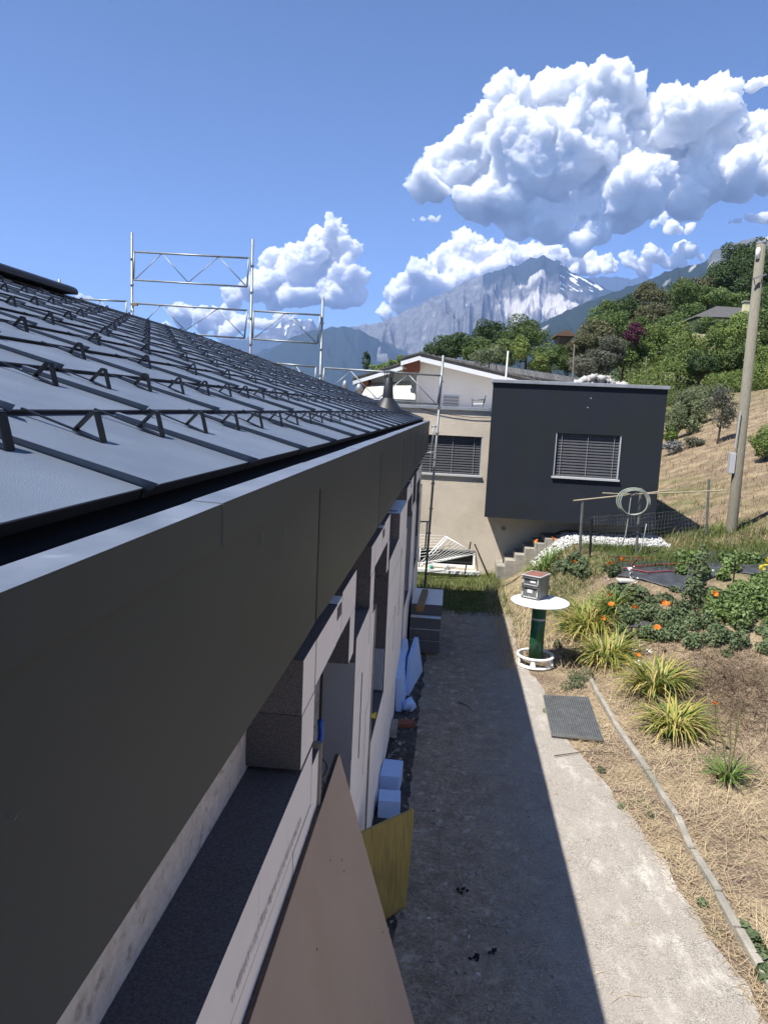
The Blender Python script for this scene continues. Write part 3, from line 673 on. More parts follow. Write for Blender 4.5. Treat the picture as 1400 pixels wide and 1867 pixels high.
def gravel_spot(rg):
    u = rg.uniform(0, 1); X = 1.95+u*2.75; Y = rg.uniform(15.45, 16.9); return (X, Y, gz(X, Y)+rg.uniform(0, .03))
rocks('gravel_bed', 2600, gravel_spot, (.025, .05), MATS['pebble_white'], 'pale grey gravel bed in the shade under the dark box', 'gravel', seed=4)

# clothes airer leaning in front of the basement window
ai = tag(empty('clothes_airer'), 'white folding clothes airer leaning before the basement window', 'clothes airer')
AY = NY-.45
def ap(x, y, dy=0): return pt(x, y, Y=AY+dy)
def wtube(name, pts, r, parent, m='white_pvc'):
    mb = MB(); mb.tube(pts, r, 6); return mb.build(name, MATS[m], parent, smooth=True)
c1, c2, c3, c4 = ap(766, 1027, -.1), ap(812, 978, .1), ap(868, 1010, .1), ap(784, 1024, -.1)
for a, b in ((c1, c2), (c2, c3), (c3, c4), (c4, c1)): wtube('frame_tube', [a, b], .014, ai)
for k in range(1, 10):
    t = k/10; wtube('drying_rod', [c2+(c3-c2)*t, c1+(c4-c1)*t*.6+(c3-c4)*t*.55], .0055, ai)
e1, e2, e3, e4 = ap(764, 975, .2), ap(812, 977, .2), ap(800, 1010, .15), ap(766, 1015, .15)
for k in range(8):
    t = k/7; wtube('drying_rod', [e1+(e4-e1)*t, e2+(e3-e2)*t], .0055, ai)
wtube('leg_tube', [ap(766, 1000), ap(764, 1034)], .014, ai); wtube('leg_tube', [ap(815, 980), ap(768, 1033)], .014, ai); wtube('leg_tube', [c3, ap(770, 1030)], .014, ai)
for nm, pa, pb, lab in (('garden_rod', (858, 988), (847, 1046), 'thin dark rod standing before the basement window'), ('garden_rod', (865, 992), (890, 1049), 'dark rod leaning beside the basement window frame')):
    a = pt(*pa, Y=NY-.1); b = pt(*pb, Y=NY-.5); mb = MB(); mb.tube([a, b], .016, 6); tag(mb.build(nm, MATS['charcoal'], None), lab, 'rod')
# watering can & pot on the sill
def can(x, y, m, lab):
    p = pt(x, y, Y=NY-.07); s_ = MB(); s_.lathe([(.001, 0), (.055, 0), (.06, .09), (.045, .12), (.001, .12)], (p.x, p.y, bb_-.05), 14); e = tag(s_.build('watering_can', MATS[m], None, smooth=True), lab, 'watering can')
    h = MB(); h.tube([(p.x+.05, p.y, bb_+.0), (p.x+.13, p.y, bb_+.09)], .008, 6); h.build('spout', MATS[m], e); h = MB(); h.tube([(p.x-.04, p.y, bb_+.07), (p.x-.1, p.y, bb_+.06), (p.x-.1, p.y, bb_-.01), (p.x-.055, p.y, bb_-.02)], .006, 6); h.build('handle', MATS[m], e)
can(813, 1032, 'white_pvc', 'small white watering can on the basement window sill')
mb = MB(); p = pt(786, 1031, Y=NY-.07); mb.lathe([(.001, 0), (.035, 0), (.045, .08), (.035, .08), (.03, .02)], (p.x, p.y, bb_-.052), 14); mat('teal', (.03, .35, .26), rough=.4); tag(mb.build('plant_pot', MATS['teal'], None, smooth=True), 'little teal pot on the basement window sill', 'pot')

# terrace chair on the flat roof
ch = tag(empty('garden_chair'), 'metal garden chair on the flat roof terrace', 'chair')
def cp(x, y, dy=0): return pt(x, y, Y=NY+1.4+dy)
for pts in ([cp(858, 721), cp(861, 730), cp(861, 741)], [cp(884, 723, .4), cp(882, 730, .4), cp(880, 741, .4)], [cp(858, 721, .4), cp(861, 730, .4), cp(861, 741, .4)], [cp(884, 723), cp(882, 730), cp(880, 741)]): wtube('leg', pts, .014, ch, 'post_steel')
wtube('armrest', [cp(862, 729), cp(882, 729)], .016, ch, 'post_steel'); wtube('armrest', [cp(862, 729, .4), cp(882, 729, .4)], .016, ch, 'post_steel')
mb = MB(); a, b, c, d = cp(862, 735), cp(881, 735), cp(881, 735, .4), cp(862, 735, .4); mb.hexa([q-Vector((0, 0, .03)) for q in (a, b, c, d)], [a, b, c, d]); mb.build('seat', MATS['white_pvc'], ch)
mb = MB(); a, b = cp(884, 721), cp(884, 721, .4); a2, b2 = cp(881, 735), cp(881, 735, .4); mb.hexa([a2, a2+Vector((.03, 0, 0)), b2+Vector((.03, 0, 0)), b2], [a, a+Vector((.03, 0, 0)), b+Vector((.03, 0, 0)), b]); mb.build('backrest', MATS['post_steel'], ch)
mb = MB(); p = pt(820, 741, Y=NY+1.5); mb.box(p.x-.6, p.x+.2, p.y, p.y+1, zp-.3, zp+.0)
tag(mb.build('folded_sheet', MATS['white_pvc'], None, bevel=.03), 'white covered slab lying on the terrace behind the parapet', 'cover')

# ================================================================= WHITE HOUSE BEHIND
WY = 27.
wh = tag(empty('white_house'), 'white rendered house with low grey tiled gable and red eave boards', 'house')
def H(x, y, dy=0): return pt(x, y, Y=WY+dy)
a = H(770, 653); b = H(1010, 712); c = H(762, 738); dR = H(1010, 760)
mb = MB(); zb_ = 0.5
r0, r1 = H(765, 658), H(1015, 716)
mb.prism([(r0.x, zb_), (r1.x, zb_), (r1.x, r1.z), (r0.x, r0.z)], 'y', WY, WY+9)
l0, l1 = H(660, 690, 2), H(764, 668, 2)
mb.prism([(l0.x, zb_), (l1.x, zb_), (l1.x, l1.z), (l0.x, l0.z)], 'y', WY+1.6, WY+9.02)
mb.build('wall', MATS['white_render'], wh)
def slab(name, p, q, th, y0, y1, m, parent):
    mb = MB(); mb.prism([(p.x, p.z-th), (q.x, q.z-th), (q.x, q.z), (p.x, p.z)], 'y', y0, y1); return mb.build(name, MATS[m], parent)
e0, e1 = H(768, 648), H(1040, 713); slab('roof', e0, e1, .12, WY-.9, WY+9.4, 'grey_tile', wh)
slab('verge_board', H(768, 652)+Vector((0, 0, -.03)), H(1040, 717)+Vector((0, 0, -.03)), .16, WY-.93, WY-.82, 'fascia_white', wh)
k0, k1 = H(733, 658), H(768, 648); slab('roof', k0, k1, .12, WY-.9, WY+9.4, 'grey_tile', wh); slab('verge_board', H(734, 662), H(768, 652), .14, WY-.93, WY-.82, 'fascia_white', wh)
slab('eave_soffit', H(738, 666), H(766, 660), .35, WY-.75, WY+.0, 'red_wood', wh)
m0, m1 = H(640, 690), H(733, 661); slab('roof', m0, m1, .1, WY+.4, WY+9.4, 'grey_tile', wh); slab('verge_board', H(641, 694), H(733, 666), .13, WY+.36, WY+.45, 'fascia_white', wh)
slab('eave_soffit', H(645, 697), H(668, 690), .35, WY+.5, WY+1.6, 'red_wood', wh)
# roof tiles along the verge, row by row
dirv = (e1-e0); n = 26
for k in range(n):
    p = e0+dirv*(k/n); q = e0+dirv*((k+.92)/n); mb = MB(); mb.prism([(p.x, p.z+.003), (q.x, q.z+.003), (q.x, q.z+.035), (p.x, p.z+.085)], 'y', WY-.95, WY+9.42); mb.build('tile_course', MATS['grey_tile'], wh)
for (pa, pb) in ((k0, k1), (m0, m1)):
    dv = pb-pa; n2 = 8 if pa is k0 else 14
    for k in range(n2):
        p = pa+dv*(k/n2); q = pa+dv*((k+.92)/n2); mb = MB(); y0_ = WY-.95 if pa is k0 else WY+.35; mb.prism([(p.x, p.z+.003), (q.x, q.z+.003), (q.x, q.z+.07), (p.x, p.z+.03)], 'y', y0_, WY+9.42); mb.build('tile_course', MATS['grey_tile'], wh)
# awning, posts, shuttered window, downpipe
aw = MB(); p1, p2, p3, p4 = H(672, 700, 1.3), H(748, 697, 1.3), H(757, 724, -.9), H(660, 721, -.9); aw.hexa([p4, p3, p2, p1], [v+Vector((0, 0, .04)) for v in (p4, p3, p2, p1)]); aw.build('awning', MATS['awning'], wh)
mb = MB(); mb.bar(p4+Vector((0, 0, -.03)), p3+Vector((0, 0, -.03)), .08, .12); mb.build('awning_bar', MATS['white_pvc'], wh)
mb = MB(); q = H(762, 690, -.25); mb.tube([(q.x, q.y, q.z+.1), (q.x, q.y, zb_)], .05, 8); mb.build('downpipe', MATS['fascia_white'], wh)
mb = MB(); mb.tube([H(733, 664, -.9), H(734, 669, -.85), H(760, 684, -.25), H(762, 690, -.25)], .035, 6); mb.build('downpipe_bend', MATS['parapet_metal'], wh)
q0, q1 = H(806, 737), H(838, 722); mb = MB(); mb.box(q0.x, q1.x, WY-.04, WY-.004, q0.z-1.2, q1.z); wq = mb.build('window', MATS['shutter_white'], wh)
for k in range(12):
    z = q1.z-.06-k*.11; mb = MB(); mb.box(q0.x+.04, q1.x-.04, WY-.06, WY-.041, z-.045, z+.03); mb.build('shutter_slat', MATS['reveal_grey'], wq)
mb = MB(); a = pt(926, 640, Y=24); b = pt(918, 700, Y=24); mb.tube([a, Vector((b.x, b.y, gz(b.x, b.y)))], .03, 8); tag(mb.build('mast', MATS['white_pvc'], None), 'slim white mast rising in front of the white house', 'mast')
# low tiled roof with two metal cowls at the left
lh = tag(empty('low_annex'), 'low annex roof with pale tiles beside the white house', 'building')
mb = MB(); a, b = pt(618, 718, Y=23), pt(668, 715, Y=23); mb.prism([(a.x-2, -1), (b.x+.6, -1), (b.x+.6, a.z-.75), (a.x-2, a.z-.75)], 'y', 23, 26); mb.build('wall', MATS['white_render'], lh)
mb = MB(); mb.hexa([(a.x-2, 22.8, a.z-.75), (b.x+.7, 22.8, a.z-.75), (b.x+.7, 26, a.z-.15), (a.x-2, 26, a.z-.15)], [(a.x-2, 22.8, a.z-.68), (b.x+.7, 22.8, a.z-.68), (b.x+.7, 26, a.z-.08), (a.x-2, 26, a.z-.08)]); mb.build('roof', MATS['concrete'], lh)
for x, y, s_, lab in ((629, 703, 1., 'small round metal roof cowl on the low annex'), (655, 709, 1.4, 'larger round metal roof cowl on the low annex')):
    p = pt(x, y, Y=24.2); m_ = MB(); r = .085*s_; m_.lathe([(r*.5, -.9), (r*.5, -.1), (r*1.1, -.06), (r*1.1, .03), (r*.8, .12), (r*.3, .17), (.001, .18)], p, 14); tag(m_.build('roof_cowl', MATS['steel_galv'], None, smooth=True), lab, 'roof cowl')
# salmon house with a long grey roof behind
SY = 40.
sh = tag(empty('salmon_house'), 'salmon rendered house with a long low grey shingle roof', 'house')
def S(x, y, dy=0): return pt(x, y, Y=SY+dy)
s0, s1 = S(800, 648), S(1068, 690)
mb = MB(); mb.prism([(S(850, 660).x, 0), (S(1055, 700).x, 0), (S(1055, 700).x, S(1055, 694).z), (S(850, 662).x, S(850, 662).z)], 'y', SY+.6, SY+9); mb.build('wall', MATS['salmon_render'], sh)
dv = s1-s0; n = 44
slab('roof', s0+Vector((0, 0, -.35)), s1+Vector((0, 0, -.35)), .1, SY-.2, SY+10, 'grey_tile', sh)
for k in range(n):
    p = s0+dv*(k/n); q = s0+dv*((k+.9)/n); mb = MB()
    mb.hexa([p+Vector((0, -.25, -.42)), q+Vector((0, -.25, -.42)), q+Vector((0, 1.3, -.02)), p+Vector((0, 1.3, -.02))], [p+Vector((0, -.25, -.34)), q+Vector((0, -.25, -.34)), q+Vector((0, 1.3, .06)), p+Vector((0, 1.3, .06))]); mb.build('roof_shingle', MATS['grey_tile'], sh)
mb = MB(); q0, q1 = S(1003, 698, .58), S(1020, 688, .58); mb.box(q0.x, q1.x, SY+.52, SY+.598, q0.z-.4, q1.z); mb.build('window', MATS['glass'], sh)
# hillside house: hipped grey roof with a cream chimney; brown chalet
HY = 62.
hh = tag(empty('hillside_house'), 'hillside house with a hipped grey roof and cream chimney among trees', 'house')
a, b, c, d = pt(1268, 577, Y=HY), pt(1375, 580, Y=HY), pt(1306, 558, Y=HY+4), pt(1352, 561, Y=HY+4)
mb = MB(); mb.add([a, b, d, c, a+Vector((0, 8, 0)), b+Vector((0, 8, 0))], [(0, 1, 2, 3), (0, 3, 4), (1, 5, 2), (3, 2, 5, 4), (0, 4, 5, 1)]); mb.build('roof', MATS['grey_tile'], hh)
mb = MB(); mb.box(a.x+.5, b.x-.5, HY+.5, HY+7.5, a.z-3.4, a.z-.02); mb.build('wall', MATS['cream'], hh)
p = pt(1359, 566, Y=HY+2); mb = MB(); mb.box(p.x-.25, p.x+.25, p.y-.25, p.y+.25, p.z-.8, p.z+.55); cho = mb.build('chimney', MATS['cream'], hh); mb = MB(); mb.box(p.x-.32, p.x+.32, p.y-.32, p.y+.32, p.z+.62, p.z+.74); mb.box(p.x-.2, p.x+.2, p.y-.2, p.y+.2, p.z+.55, p.z+.62); mb.build('chimney_cap', MATS['concrete'], cho)
cb = tag(empty('brown_chalet'), 'small brown chalet half hidden between the trees', 'house')
a, b = pt(1019, 618, Y=80), pt(1042, 609, Y=80); mb = MB(); mb.box(a.x, b.x, 80, 84, a.z-2, b.z-.2); mb.build('wall', MATS['brown_wood'], cb); mb = MB(); mb.prism([(a.x-.4, b.z-.25), (b.x+.4, b.z-.25), (b.x+.4, b.z-.05), ((a.x+b.x)/2, b.z+.4), (a.x-.4, b.z-.05)], 'y', 79.6, 84.4); mb.build('roof', MATS['brown_wood'], cb)
# ================================================================= THINGS ALONG THE WALL
# big brown sheet leaning on the wall
ps = empty('plywood_sheet'); tag(ps, 'large brown faced plywood sheet leaning against the insulation boards', 'plywood sheet')
zt_ = pt(617, 1377, X=-.478).z; yf = 3.50; top = Vector((-.478, yf, zt_)); q = pt(755, 1867, Y=yf); dn = (q-top); bot = top+dn*((zt_-.01)/(zt_-q.z))
back = Vector((0, -2.35, 0)); nn = dn.cross(Vector((0, 1, 0))).normalized()
if nn.x < 0: nn = -nn
th = .021
mb = MB(); mb.hexa([top-nn*th, top, bot, bot-nn*th], [v+back for v in (top-nn*th, top, bot, bot-nn*th)], 1)
mb.build('core', [MATS['ply_edge'], MATS['ply_edge']], ps)
mb = MB(); i_ = .0007; mb.hexa([top+nn*i_, top+nn*(i_+.0012), bot+nn*(i_+.0012), bot+nn*i_], [v+back for v in (top+nn*i_, top+nn*(i_+.0012), bot+nn*(i_+.0012), bot+nn*i_)]); mb.build('face_film', MATS['plywood_brown'], ps)
for (x, y) in ((601, 1569), (623, 1569), (626, 1589), (697, 1700), (577, 1731)):
    d = ray(x, y); t = (top-ORG).dot(nn)/d.dot(nn); p = ORG+d*t+nn*.0022; mb = MB(); mb.obox(p, Vector((0, .004, 0)), dn.normalized()*.004, nn*.0006); mb.build('nail_hole', MATS['charcoal'], ps)
# yellow formwork panel
fp = tag(empty('formwork_panel'), 'worn yellow shuttering panel propped beside the brown sheet', 'formwork panel')
B1 = pt(737.6, 1653, Z=.012); bd = Vector((-.13, -.205, 0)).normalized(); TR = pt(753, 1477, Y=5.12); up = TR-B1; bd = (bd - up.normalized()*bd.dot(up.normalized())).normalized()
pn = up.cross(bd).normalized()
if pn.y > 0: pn = -pn
Ln = .62
mb = MB(); c0, c1_, c2_, c3_ = B1, B1+bd*Ln, TR+bd*Ln, TR
mb.hexa([c0-pn*.027, c1_-pn*.027, c1_, c0], [c3_-pn*.027, c2_-pn*.027, c2_, c3_]); fo = mb.build('board', MATS['form_yellow'], fp, bevel=.003)
mb = MB(); u_ = up.normalized(); mb.obox((c0+c3_)/2-pn*.0135-bd*.003, up/2+u_*.002, bd*.0028, pn*.0155); mb.build('edge_strip', MATS['tape_yellow'], fp); mb = MB(); mb.obox((c0+c1_)/2-pn*.0135-u_*.003, bd*Ln/2, u_*.0028, pn*.0150); mb.build('edge_strip', MATS['form_edge'], fp)
# two white foam blocks, blue sky light painted into their colour
for (x, y, w, l, h, rz, lab) in ((708, 1497, .20, .20, .185, .06, 'white foam cube with painted-in blue skylight at the wall foot beside the yellow panel'), (708, 1452, .19, .34, .20, -.05, 'longer white foam block with painted-in blue skylight at the wall foot behind the foam cube')):
    p = pt(x, y, Z=.01); mb = MB(); mb.box(-w/2, w/2, 0, l, 0, h); o = mb.build('foam_block', MATS['eps_skylit'], None, bevel=.004); o.location = (p.x, p.y, .018); o.rotation_euler = (0, 0, rz); tag(o, lab, 'foam block')
# stack of boards with a timber on top
zs = .06; hgt = .172; YS = 10.72
labs = ('lowest grey insulation board of the stack by the wall', 'second grey insulation board up in the stack by the wall', 'third insulation board up in the stack, white edge showing', 'top white-faced insulation board of the stack, timber on it')
xL, xR = pt(745, 1180, Y=YS).x, pt(801, 1180, Y=YS).x
for k in range(4):
    dy = (.0, .0, .02, .16)[k]; dx = random.uniform(-.006, .006)+(.012 if k == 3 else 0); mb = MB(); mb.box(xL+dx, xR+dx, YS+dy, YS+1.0+dy, zs+k*(hgt+.004), zs+k*(hgt+.004)+hgt, [1, 0, 1, 1, 1, 1]); tag(mb.build('insulation_board', EPS, None, bevel=.003), labs[k], 'insulation board')
mb = MB()
for yy_ in (YS+.08, YS+.85): mb.box(xL+.01, xR-.02, yy_, yy_+.07, -.01, zs-.002)
tag(mb.build('pallet_batten', MATS['timber'], None), 'two dark battens under the stack of insulation boards', 'batten')
z2 = zs+4*(hgt+.004); mb = MB(); a = pt(765, 1110, Z=z2+.04); b = a+Vector((.04, 1.05, 0)); mb.bar(Vector((a.x, a.y, z2+.041)), Vector((b.x, b.y, z2+.041)), .10, .08); o = mb.build('timber_offcut', MATS['timber'], None, bevel=.005); tag(o, 'short wooden beam lying on top of the insulation stack', 'beam')
mb = MB(); mb.obox((a.x, a.y-.004, z2+.041), Vector((.048, 0, 0)), Vector((0, .003, 0)), Vector((0, 0, .038))); mb.build('sawn_end', MATS['timber_end'], o)
# leaning white boards, their blue is sky light put into the colour
def leanboard(p0, p1, p2, p3, th_, lab, m):
    mb = MB(); n_ = (p1-p0).cross(p3-p0).normalized()
    if n_.x < 0: n_ = -n_
    mb.hexa([p0, p1, p1-n_*th_, p0-n_*th_], [p3, p2, p2-n_*th_, p3-n_*th_]); return tag(mb.build('leaning_board', MATS[m], None, bevel=.004), lab, 'insulation board')
b0 = pt(737, 1268, Z=.03); b1 = b0+Vector((.17, .95, 0)); leanboard(b0+Vector((.06, .0, 0)), b1+Vector((.03, 0, 0)), Vector((-.30, b1.y, .52)), Vector((-.34, b0.y+.1, .50)), .06, 'white insulation offcut with painted-in blue skylight leaning outermost near the stack', 'eps_skylit')
b0 = pt(731, 1298, Z=.03); leanboard(b0, b0+Vector((.06, 1.0, 0)), Vector((-.43, b0.y+1.05, .62)), Vector((-.43, b0.y+.0, .46)), .07, 'white insulation offcut with painted-in blue skylight leaning flat against the wall near the stack', 'eps_skylit')
# bricks, rubble, bags
p = pt(738, 1322, Z=.04); mb = MB(); mb.obox((p.x, p.y, .05), Vector((.10, .03, 0)), Vector((-.02, .06, 0)), Vector((0, .0, .035))); tag(mb.build('brick', MATS['brick'], None, bevel=.006), 'single red brick lying in the rubble by the wall', 'brick')
p = pt(711, 1340, Z=.04); mb = MB(); mb.box(p.x-.11, p.x+.07, p.y-.05, p.y+.25, .02, .13); tag(mb.build('concrete_block', MATS['concrete'], None, bevel=.01), 'small grey concrete block at the wall foot', 'block')
p = pt(745, 1292, Z=.05); mb = MB(); mb.lathe([(.001, -.0), (.05, .01), (.085, .06), (.08, .12), (.03, .16), (.001, .165)], (p.x, p.y, .01), 12); mb.v = [tuple(Vector(q)+Vector((.05, .05, .03))*mnoise.noise(Vector(q)*22)) for q in mb.v]; o = mb.build('plastic_bag', MATS['eps_skylit'], None, smooth=True); tag(o, 'crumpled pale plastic bag beside the leaning insulation offcuts', 'bag')
def rub(rg):
    y = rg.uniform(2, 13.6); return (-.5+abs(rg.normal(0, .13))+.02, y, .03)
rocks('wall_rubble', 420, rub, (.010, .045), MATS['concrete'], 'small stones and rubble strewn along the wall foot', 'rubble', seed=12)
def grit(rg):
    y = 3.2+rg.exponential(2.6); x = rg.uniform(-.25, 1.9)
    return (x, min(y, 13), .010)
rocks('path_grit', 1600, grit, (.003, .009), MATS['pebble'], 'loose grit and pebbles scattered over the asphalt path', 'grit', seed=13, flat=.6)
def grit2(rg): return (rg.normal(.35, .4), rg.uniform(3.6, 7.5), .012)
rocks('path_stones', 420, grit2, (.005, .02), MATS['pebble'], 'small stones lying on the shaded path', 'stones', seed=14, flat=.6)
for i, (x, y, lab) in enumerate(((842, 1627, 'black charred lump on the shaded path near the litter'), (868, 1748, 'black crumbs of charcoal on the shaded path beside stones'), (898, 1735, 'black clod on the path next to the charcoal crumbs'))):
    p = pt(x, y, Z=.012); rocks('charred_clod', 7, (lambda rg, p=p: (p.x+rg.normal(0, .022), p.y+rg.normal(0, .022), .018)), (.012, .026), MATS['charcoal'], seed=20+i); tag(COL.objects[-1], lab, 'clod')
for i, (x, y, a) in enumerate(((782, 1675, .1), (855, 1709, 1.4), (871, 1777, -.5))):
    p = pt(x, y, Z=.012); mb = MB(); mb.obox((p.x, p.y, .016), Vector((math.cos(a), math.sin(a), 0))*.014, Vector((-math.sin(a), math.cos(a), 0))*.004, Vector((0, 0, .004))); tag(mb.build('cigarette_end', MATS['paper'], None), 'white cigarette end lying on the shaded path', 'cigarette end', 'cigarette ends on the path')
# blue conduit and cables in the first opening
bp_ = tag(empty('blue_conduit'), 'bright blue conduit pipe with a black cable in the first opening', 'conduit')
def cpt(x, y, X=-.60): return pt(x, y, X=X)
mb = MB(); mb.tube([cpt(584, 1314), cpt(585, 1335), cpt(583, 1360), cpt(577, 1385), cpt(570, 1400)], .016, 10); mb.build('pipe', MATS['blue_pipe'], bp_, smooth=True)
mb = MB(); mb.tube([cpt(587, 1225), cpt(585, 1270), cpt(584, 1316)], .004, 6); mb.build('cable', MATS['cable'], bp_)
mb = MB(); mb.tube([cpt(578, 1383), cpt(588, 1384), cpt(595, 1392), cpt(596, 1402), cpt(590, 1414), cpt(580, 1421)], .004, 6); mb.build('cable', MATS['cable'], bp_)
mb = MB(); mb.tube([cpt(581, 1424), cpt(589, 1425), cpt(592, 1433), cpt(586, 1440), cpt(578, 1439)], .004, 6); mb.build('cable', MATS['cable'], bp_)
# yellow tape scrap on the second sill
tp = MB(); a = Vector((-.50, 6.0, ZS+.02)); P_ = [pt(x, y, X=-.51) for x, y in ((672, 1305), (684, 1300), (700, 1290), (701, 1294), (686, 1305), (693, 1311), (682, 1310), (676, 1308))]
tp.add(P_+[q+Vector((-.008, 0, .004)) for q in P_], [(0, 1, 4, 7), (1, 2, 3, 4), (4, 5, 6, 7), (15, 12, 9, 8), (12, 11, 10, 9), (15, 14, 13, 12)]); tag(tp.build('tape_scrap', MATS['tape_yellow'], None), 'crumpled yellow tape scrap hanging on the second sill', 'tape')

# ================================================================= TABLE WITH METAL BOX
tb = tag(empty('bar_table'), 'round white table on a green pipe column in a white ring base', 'table')
pb = pt(974, 1212, Z=0); tt = (pt(931, 1095, Y=pb.y)+pt(1038, 1098, Y=pb.y))/2; tr = (pt(1038, 1098, Y=pb.y)-pt(931, 1095, Y=pb.y)).length/2; lean = Vector((tt.x-pb.x, 0, tt.z))
mb = MB(); mb.lathe([(.001, -.018), (tr-.02, -.018), (tr-.004, -.012), (tr, 0), (tr-.004, .010), (tr-.02, .014), (.001, .015)], tt, 48); mb.build('table_top', MATS['table_white'], tb, smooth=True)
mb = MB(); mb.tube([(pb.x, pb.y, .04), (tt.x, tt.y, tt.z-.018)], .104, 28); col_ = mb.build('column', MATS['green_pipe'], tb, smooth=True)
mb = MB(); c_ = Vector((pb.x, pb.y, .0)).lerp(tt, .72); mb.tube([c_, c_+lean.normalized()*.03], .1055, 28, cap=False); mb.build('label_band', MATS['sticker_grey'], col_, smooth=True)
br_ = .27
mb = MB(); mb.lathe([(.09, .012), (br_+.01, .012), (br_+.015, .03), (br_-.02, .04), (.11, .045), (.105, .02)], (pb.x, pb.y, 0), 40); mb.build('base_plate', MATS['table_white'], tb, smooth=True)
mb = MB(); R_ = br_-.01
pts = [(R_+.022*math.cos(a), .155+.022*math.sin(a)) for a in np.linspace(0, 2*math.pi, 11)]; mb.lathe(pts, (pb.x, pb.y, 0), 40); mb.build('base_ring', MATS['table_white'], tb, smooth=True)
for k in range(6):
    a = k*math.pi/3+.3; mb = MB(); c0 = Vector((pb.x+R_*math.cos(a), pb.y+R_*math.sin(a), 0)); tv = Vector((-math.sin(a), math.cos(a), 0)); rv = Vector((math.cos(a), math.sin(a), 0))
    mb.hexa([c0-tv*.05-rv*.015+Vector((0, 0, .03)), c0+tv*.05-rv*.015+Vector((0, 0, .03)), c0+tv*.05+rv*.012+Vector((0, 0, .03)), c0-tv*.05+rv*.012+Vector((0, 0, .03))], [c0-tv*.025-rv*.012+Vector((0, 0, .145)), c0+tv*.025-rv*.012+Vector((0, 0, .145)), c0+tv*.025+rv*.012+Vector((0, 0, .145)), c0-tv*.025+rv*.012+Vector((0, 0, .145))]); mb.build('base_rib', MATS['table_white'], tb, bevel=.006)
mb = MB(); mb.lathe([(.001, .075), (.2, .07), (.225, .05)], (pb.x, pb.y, 0), 24); mb.build('ballast_soil', MATS['soil_brown'], tb, smooth=True)
# instrument box with two front drawers
zt = tt.z+.016
fl = pt(949, 1089, Z=zt); fr = pt(981.5, 1095.5, Z=zt); rv_ = pt(1003, 1089, Z=zt)
u1 = (fr-fl); u2 = (rv_-fr); u2 = u2 - u1*(u2.dot(u1)/u1.length_squared); u2 = u2.normalized()*.36; hb = .345; Z_ = Vector((0, 0, hb)); un = u1.normalized(); vn = u2.normalized()
ib = tag(empty('metal_box'), 'weathered grey steel cabinet with two instrument drawers on the white table', 'cabinet')
mb = MB(); mb.hexa([fl, fr, fr+u2, fl+u2], [fl+Z_, fr+Z_, fr+u2+Z_, fl+u2+Z_]); mb.build('case', MATS['box_steel'], ib, bevel=.004)
mb = MB(); o_ = un*.014+vn*.02; A_, B_, C2, D2 = fl-un*.014-vn*.02, fr+un*.014-vn*.02, fr+u2+un*.014+vn*.01, fl+u2-un*.014+vn*.01; mb.hexa([v+Z_ for v in (A_, B_, C2, D2)], [v+Z_+Vector((0, 0, .012)) for v in (A_, B_, C2, D2)]); lid = mb.build('lid', MATS['alu_frame'], ib, bevel=.003)
mb = MB(); cc = (A_+B_+C2+D2)/4; mb.hexa([cc+(v-cc)*.84+Z_+Vector((0, 0, .0125)) for v in (A_, B_, C2, D2)], [cc+(v-cc)*.84+Z_+Vector((0, 0, .0155)) for v in (A_, B_, C2, D2)]); mb.build('rust_panel', MATS['rust_top'], lid)
W_ = u1.length
def fpan(name, a0, a1, z0, z1, d0, d1, m, parent):
    mb = MB(); P0 = fl+un*(W_*a0); P1 = fl+un*(W_*a1); mb.hexa([P0-vn*d1+Vector((0, 0, z0)), P1-vn*d1+Vector((0, 0, z0)), P1-vn*d0+Vector((0, 0, z0)), P0-vn*d0+Vector((0, 0, z0))], [P0-vn*d1+Vector((0, 0, z1)), P1-vn*d1+Vector((0, 0, z1)), P1-vn*d0+Vector((0, 0, z1)), P0-vn*d0+Vector((0, 0, z1))]); return mb.build(name, MATS[m], parent)
for z0, z1, lz, la in ((.02, .195, .10, (.36, .62)), (.205, .33, .255, (.48, .78))):
    dr = fpan('drawer', .04, .96, z0, z1, .001, .010, 'box_front', ib)
    fpan('label_card', la[0], la[1], lz-.0, lz+.05, .0112, .0125, 'paper', dr)
    fpan('drawer_rail', .04, .96, z1-.02, z1-.006, .0105, .018, 'box_steel', dr); fpan('drawer_rail', .12, .9, z0+.006, z0+.018, .0105, .02, 'alu_frame', dr); fpan('latch', .06, .14, z0+.03, z0+.08, .0105, .025, 'alu_frame', dr); fpan('latch', .88, .94, z0+.03, z0+.10, .0105, .02, 'alu_frame', dr); fpan('dark_slot', .16, .86, z1-.05, z1-.028, .0105, .013, 'dark_void', dr)
# metal grating mat on the path
gt = tag(empty('grating_mat'), 'galvanised steel grating lying on the path edge by the kerb', 'grating')
g1, g2, g3, g4 = pt(990, 1269, Z=.05), pt(1072, 1273, Z=.05), pt(1098, 1349, Z=.05), pt(1005, 1339, Z=.05)
for a, b in ((g1, g2), (g2, g3), (g3, g4), (g4, g1)):
    mb = MB(); mb.bar(a, b, .008, .03); mb.build('edge_bar', MATS['grating'], gt)
nb1, nb2 = 40, 22; mb1 = MB(); mb2 = MB()
for k in range(1, nb1): t = k/nb1; mb1.bar(g1.lerp(g4, t), g2.lerp(g3, t), .006, .022)
for k in range(1, nb2): t = k/nb2; mb2.bar(g1.lerp(g2, t)+Vector((0, 0, .001)), g4.lerp(g3, t)+Vector((0, 0, .001)), .007, .026)
tag(mb1.build('cross_bars', MATS['grating'], gt), kind='stuff'); tag(mb2.build('bearing_bars', MATS['grating'], gt), kind='stuff')

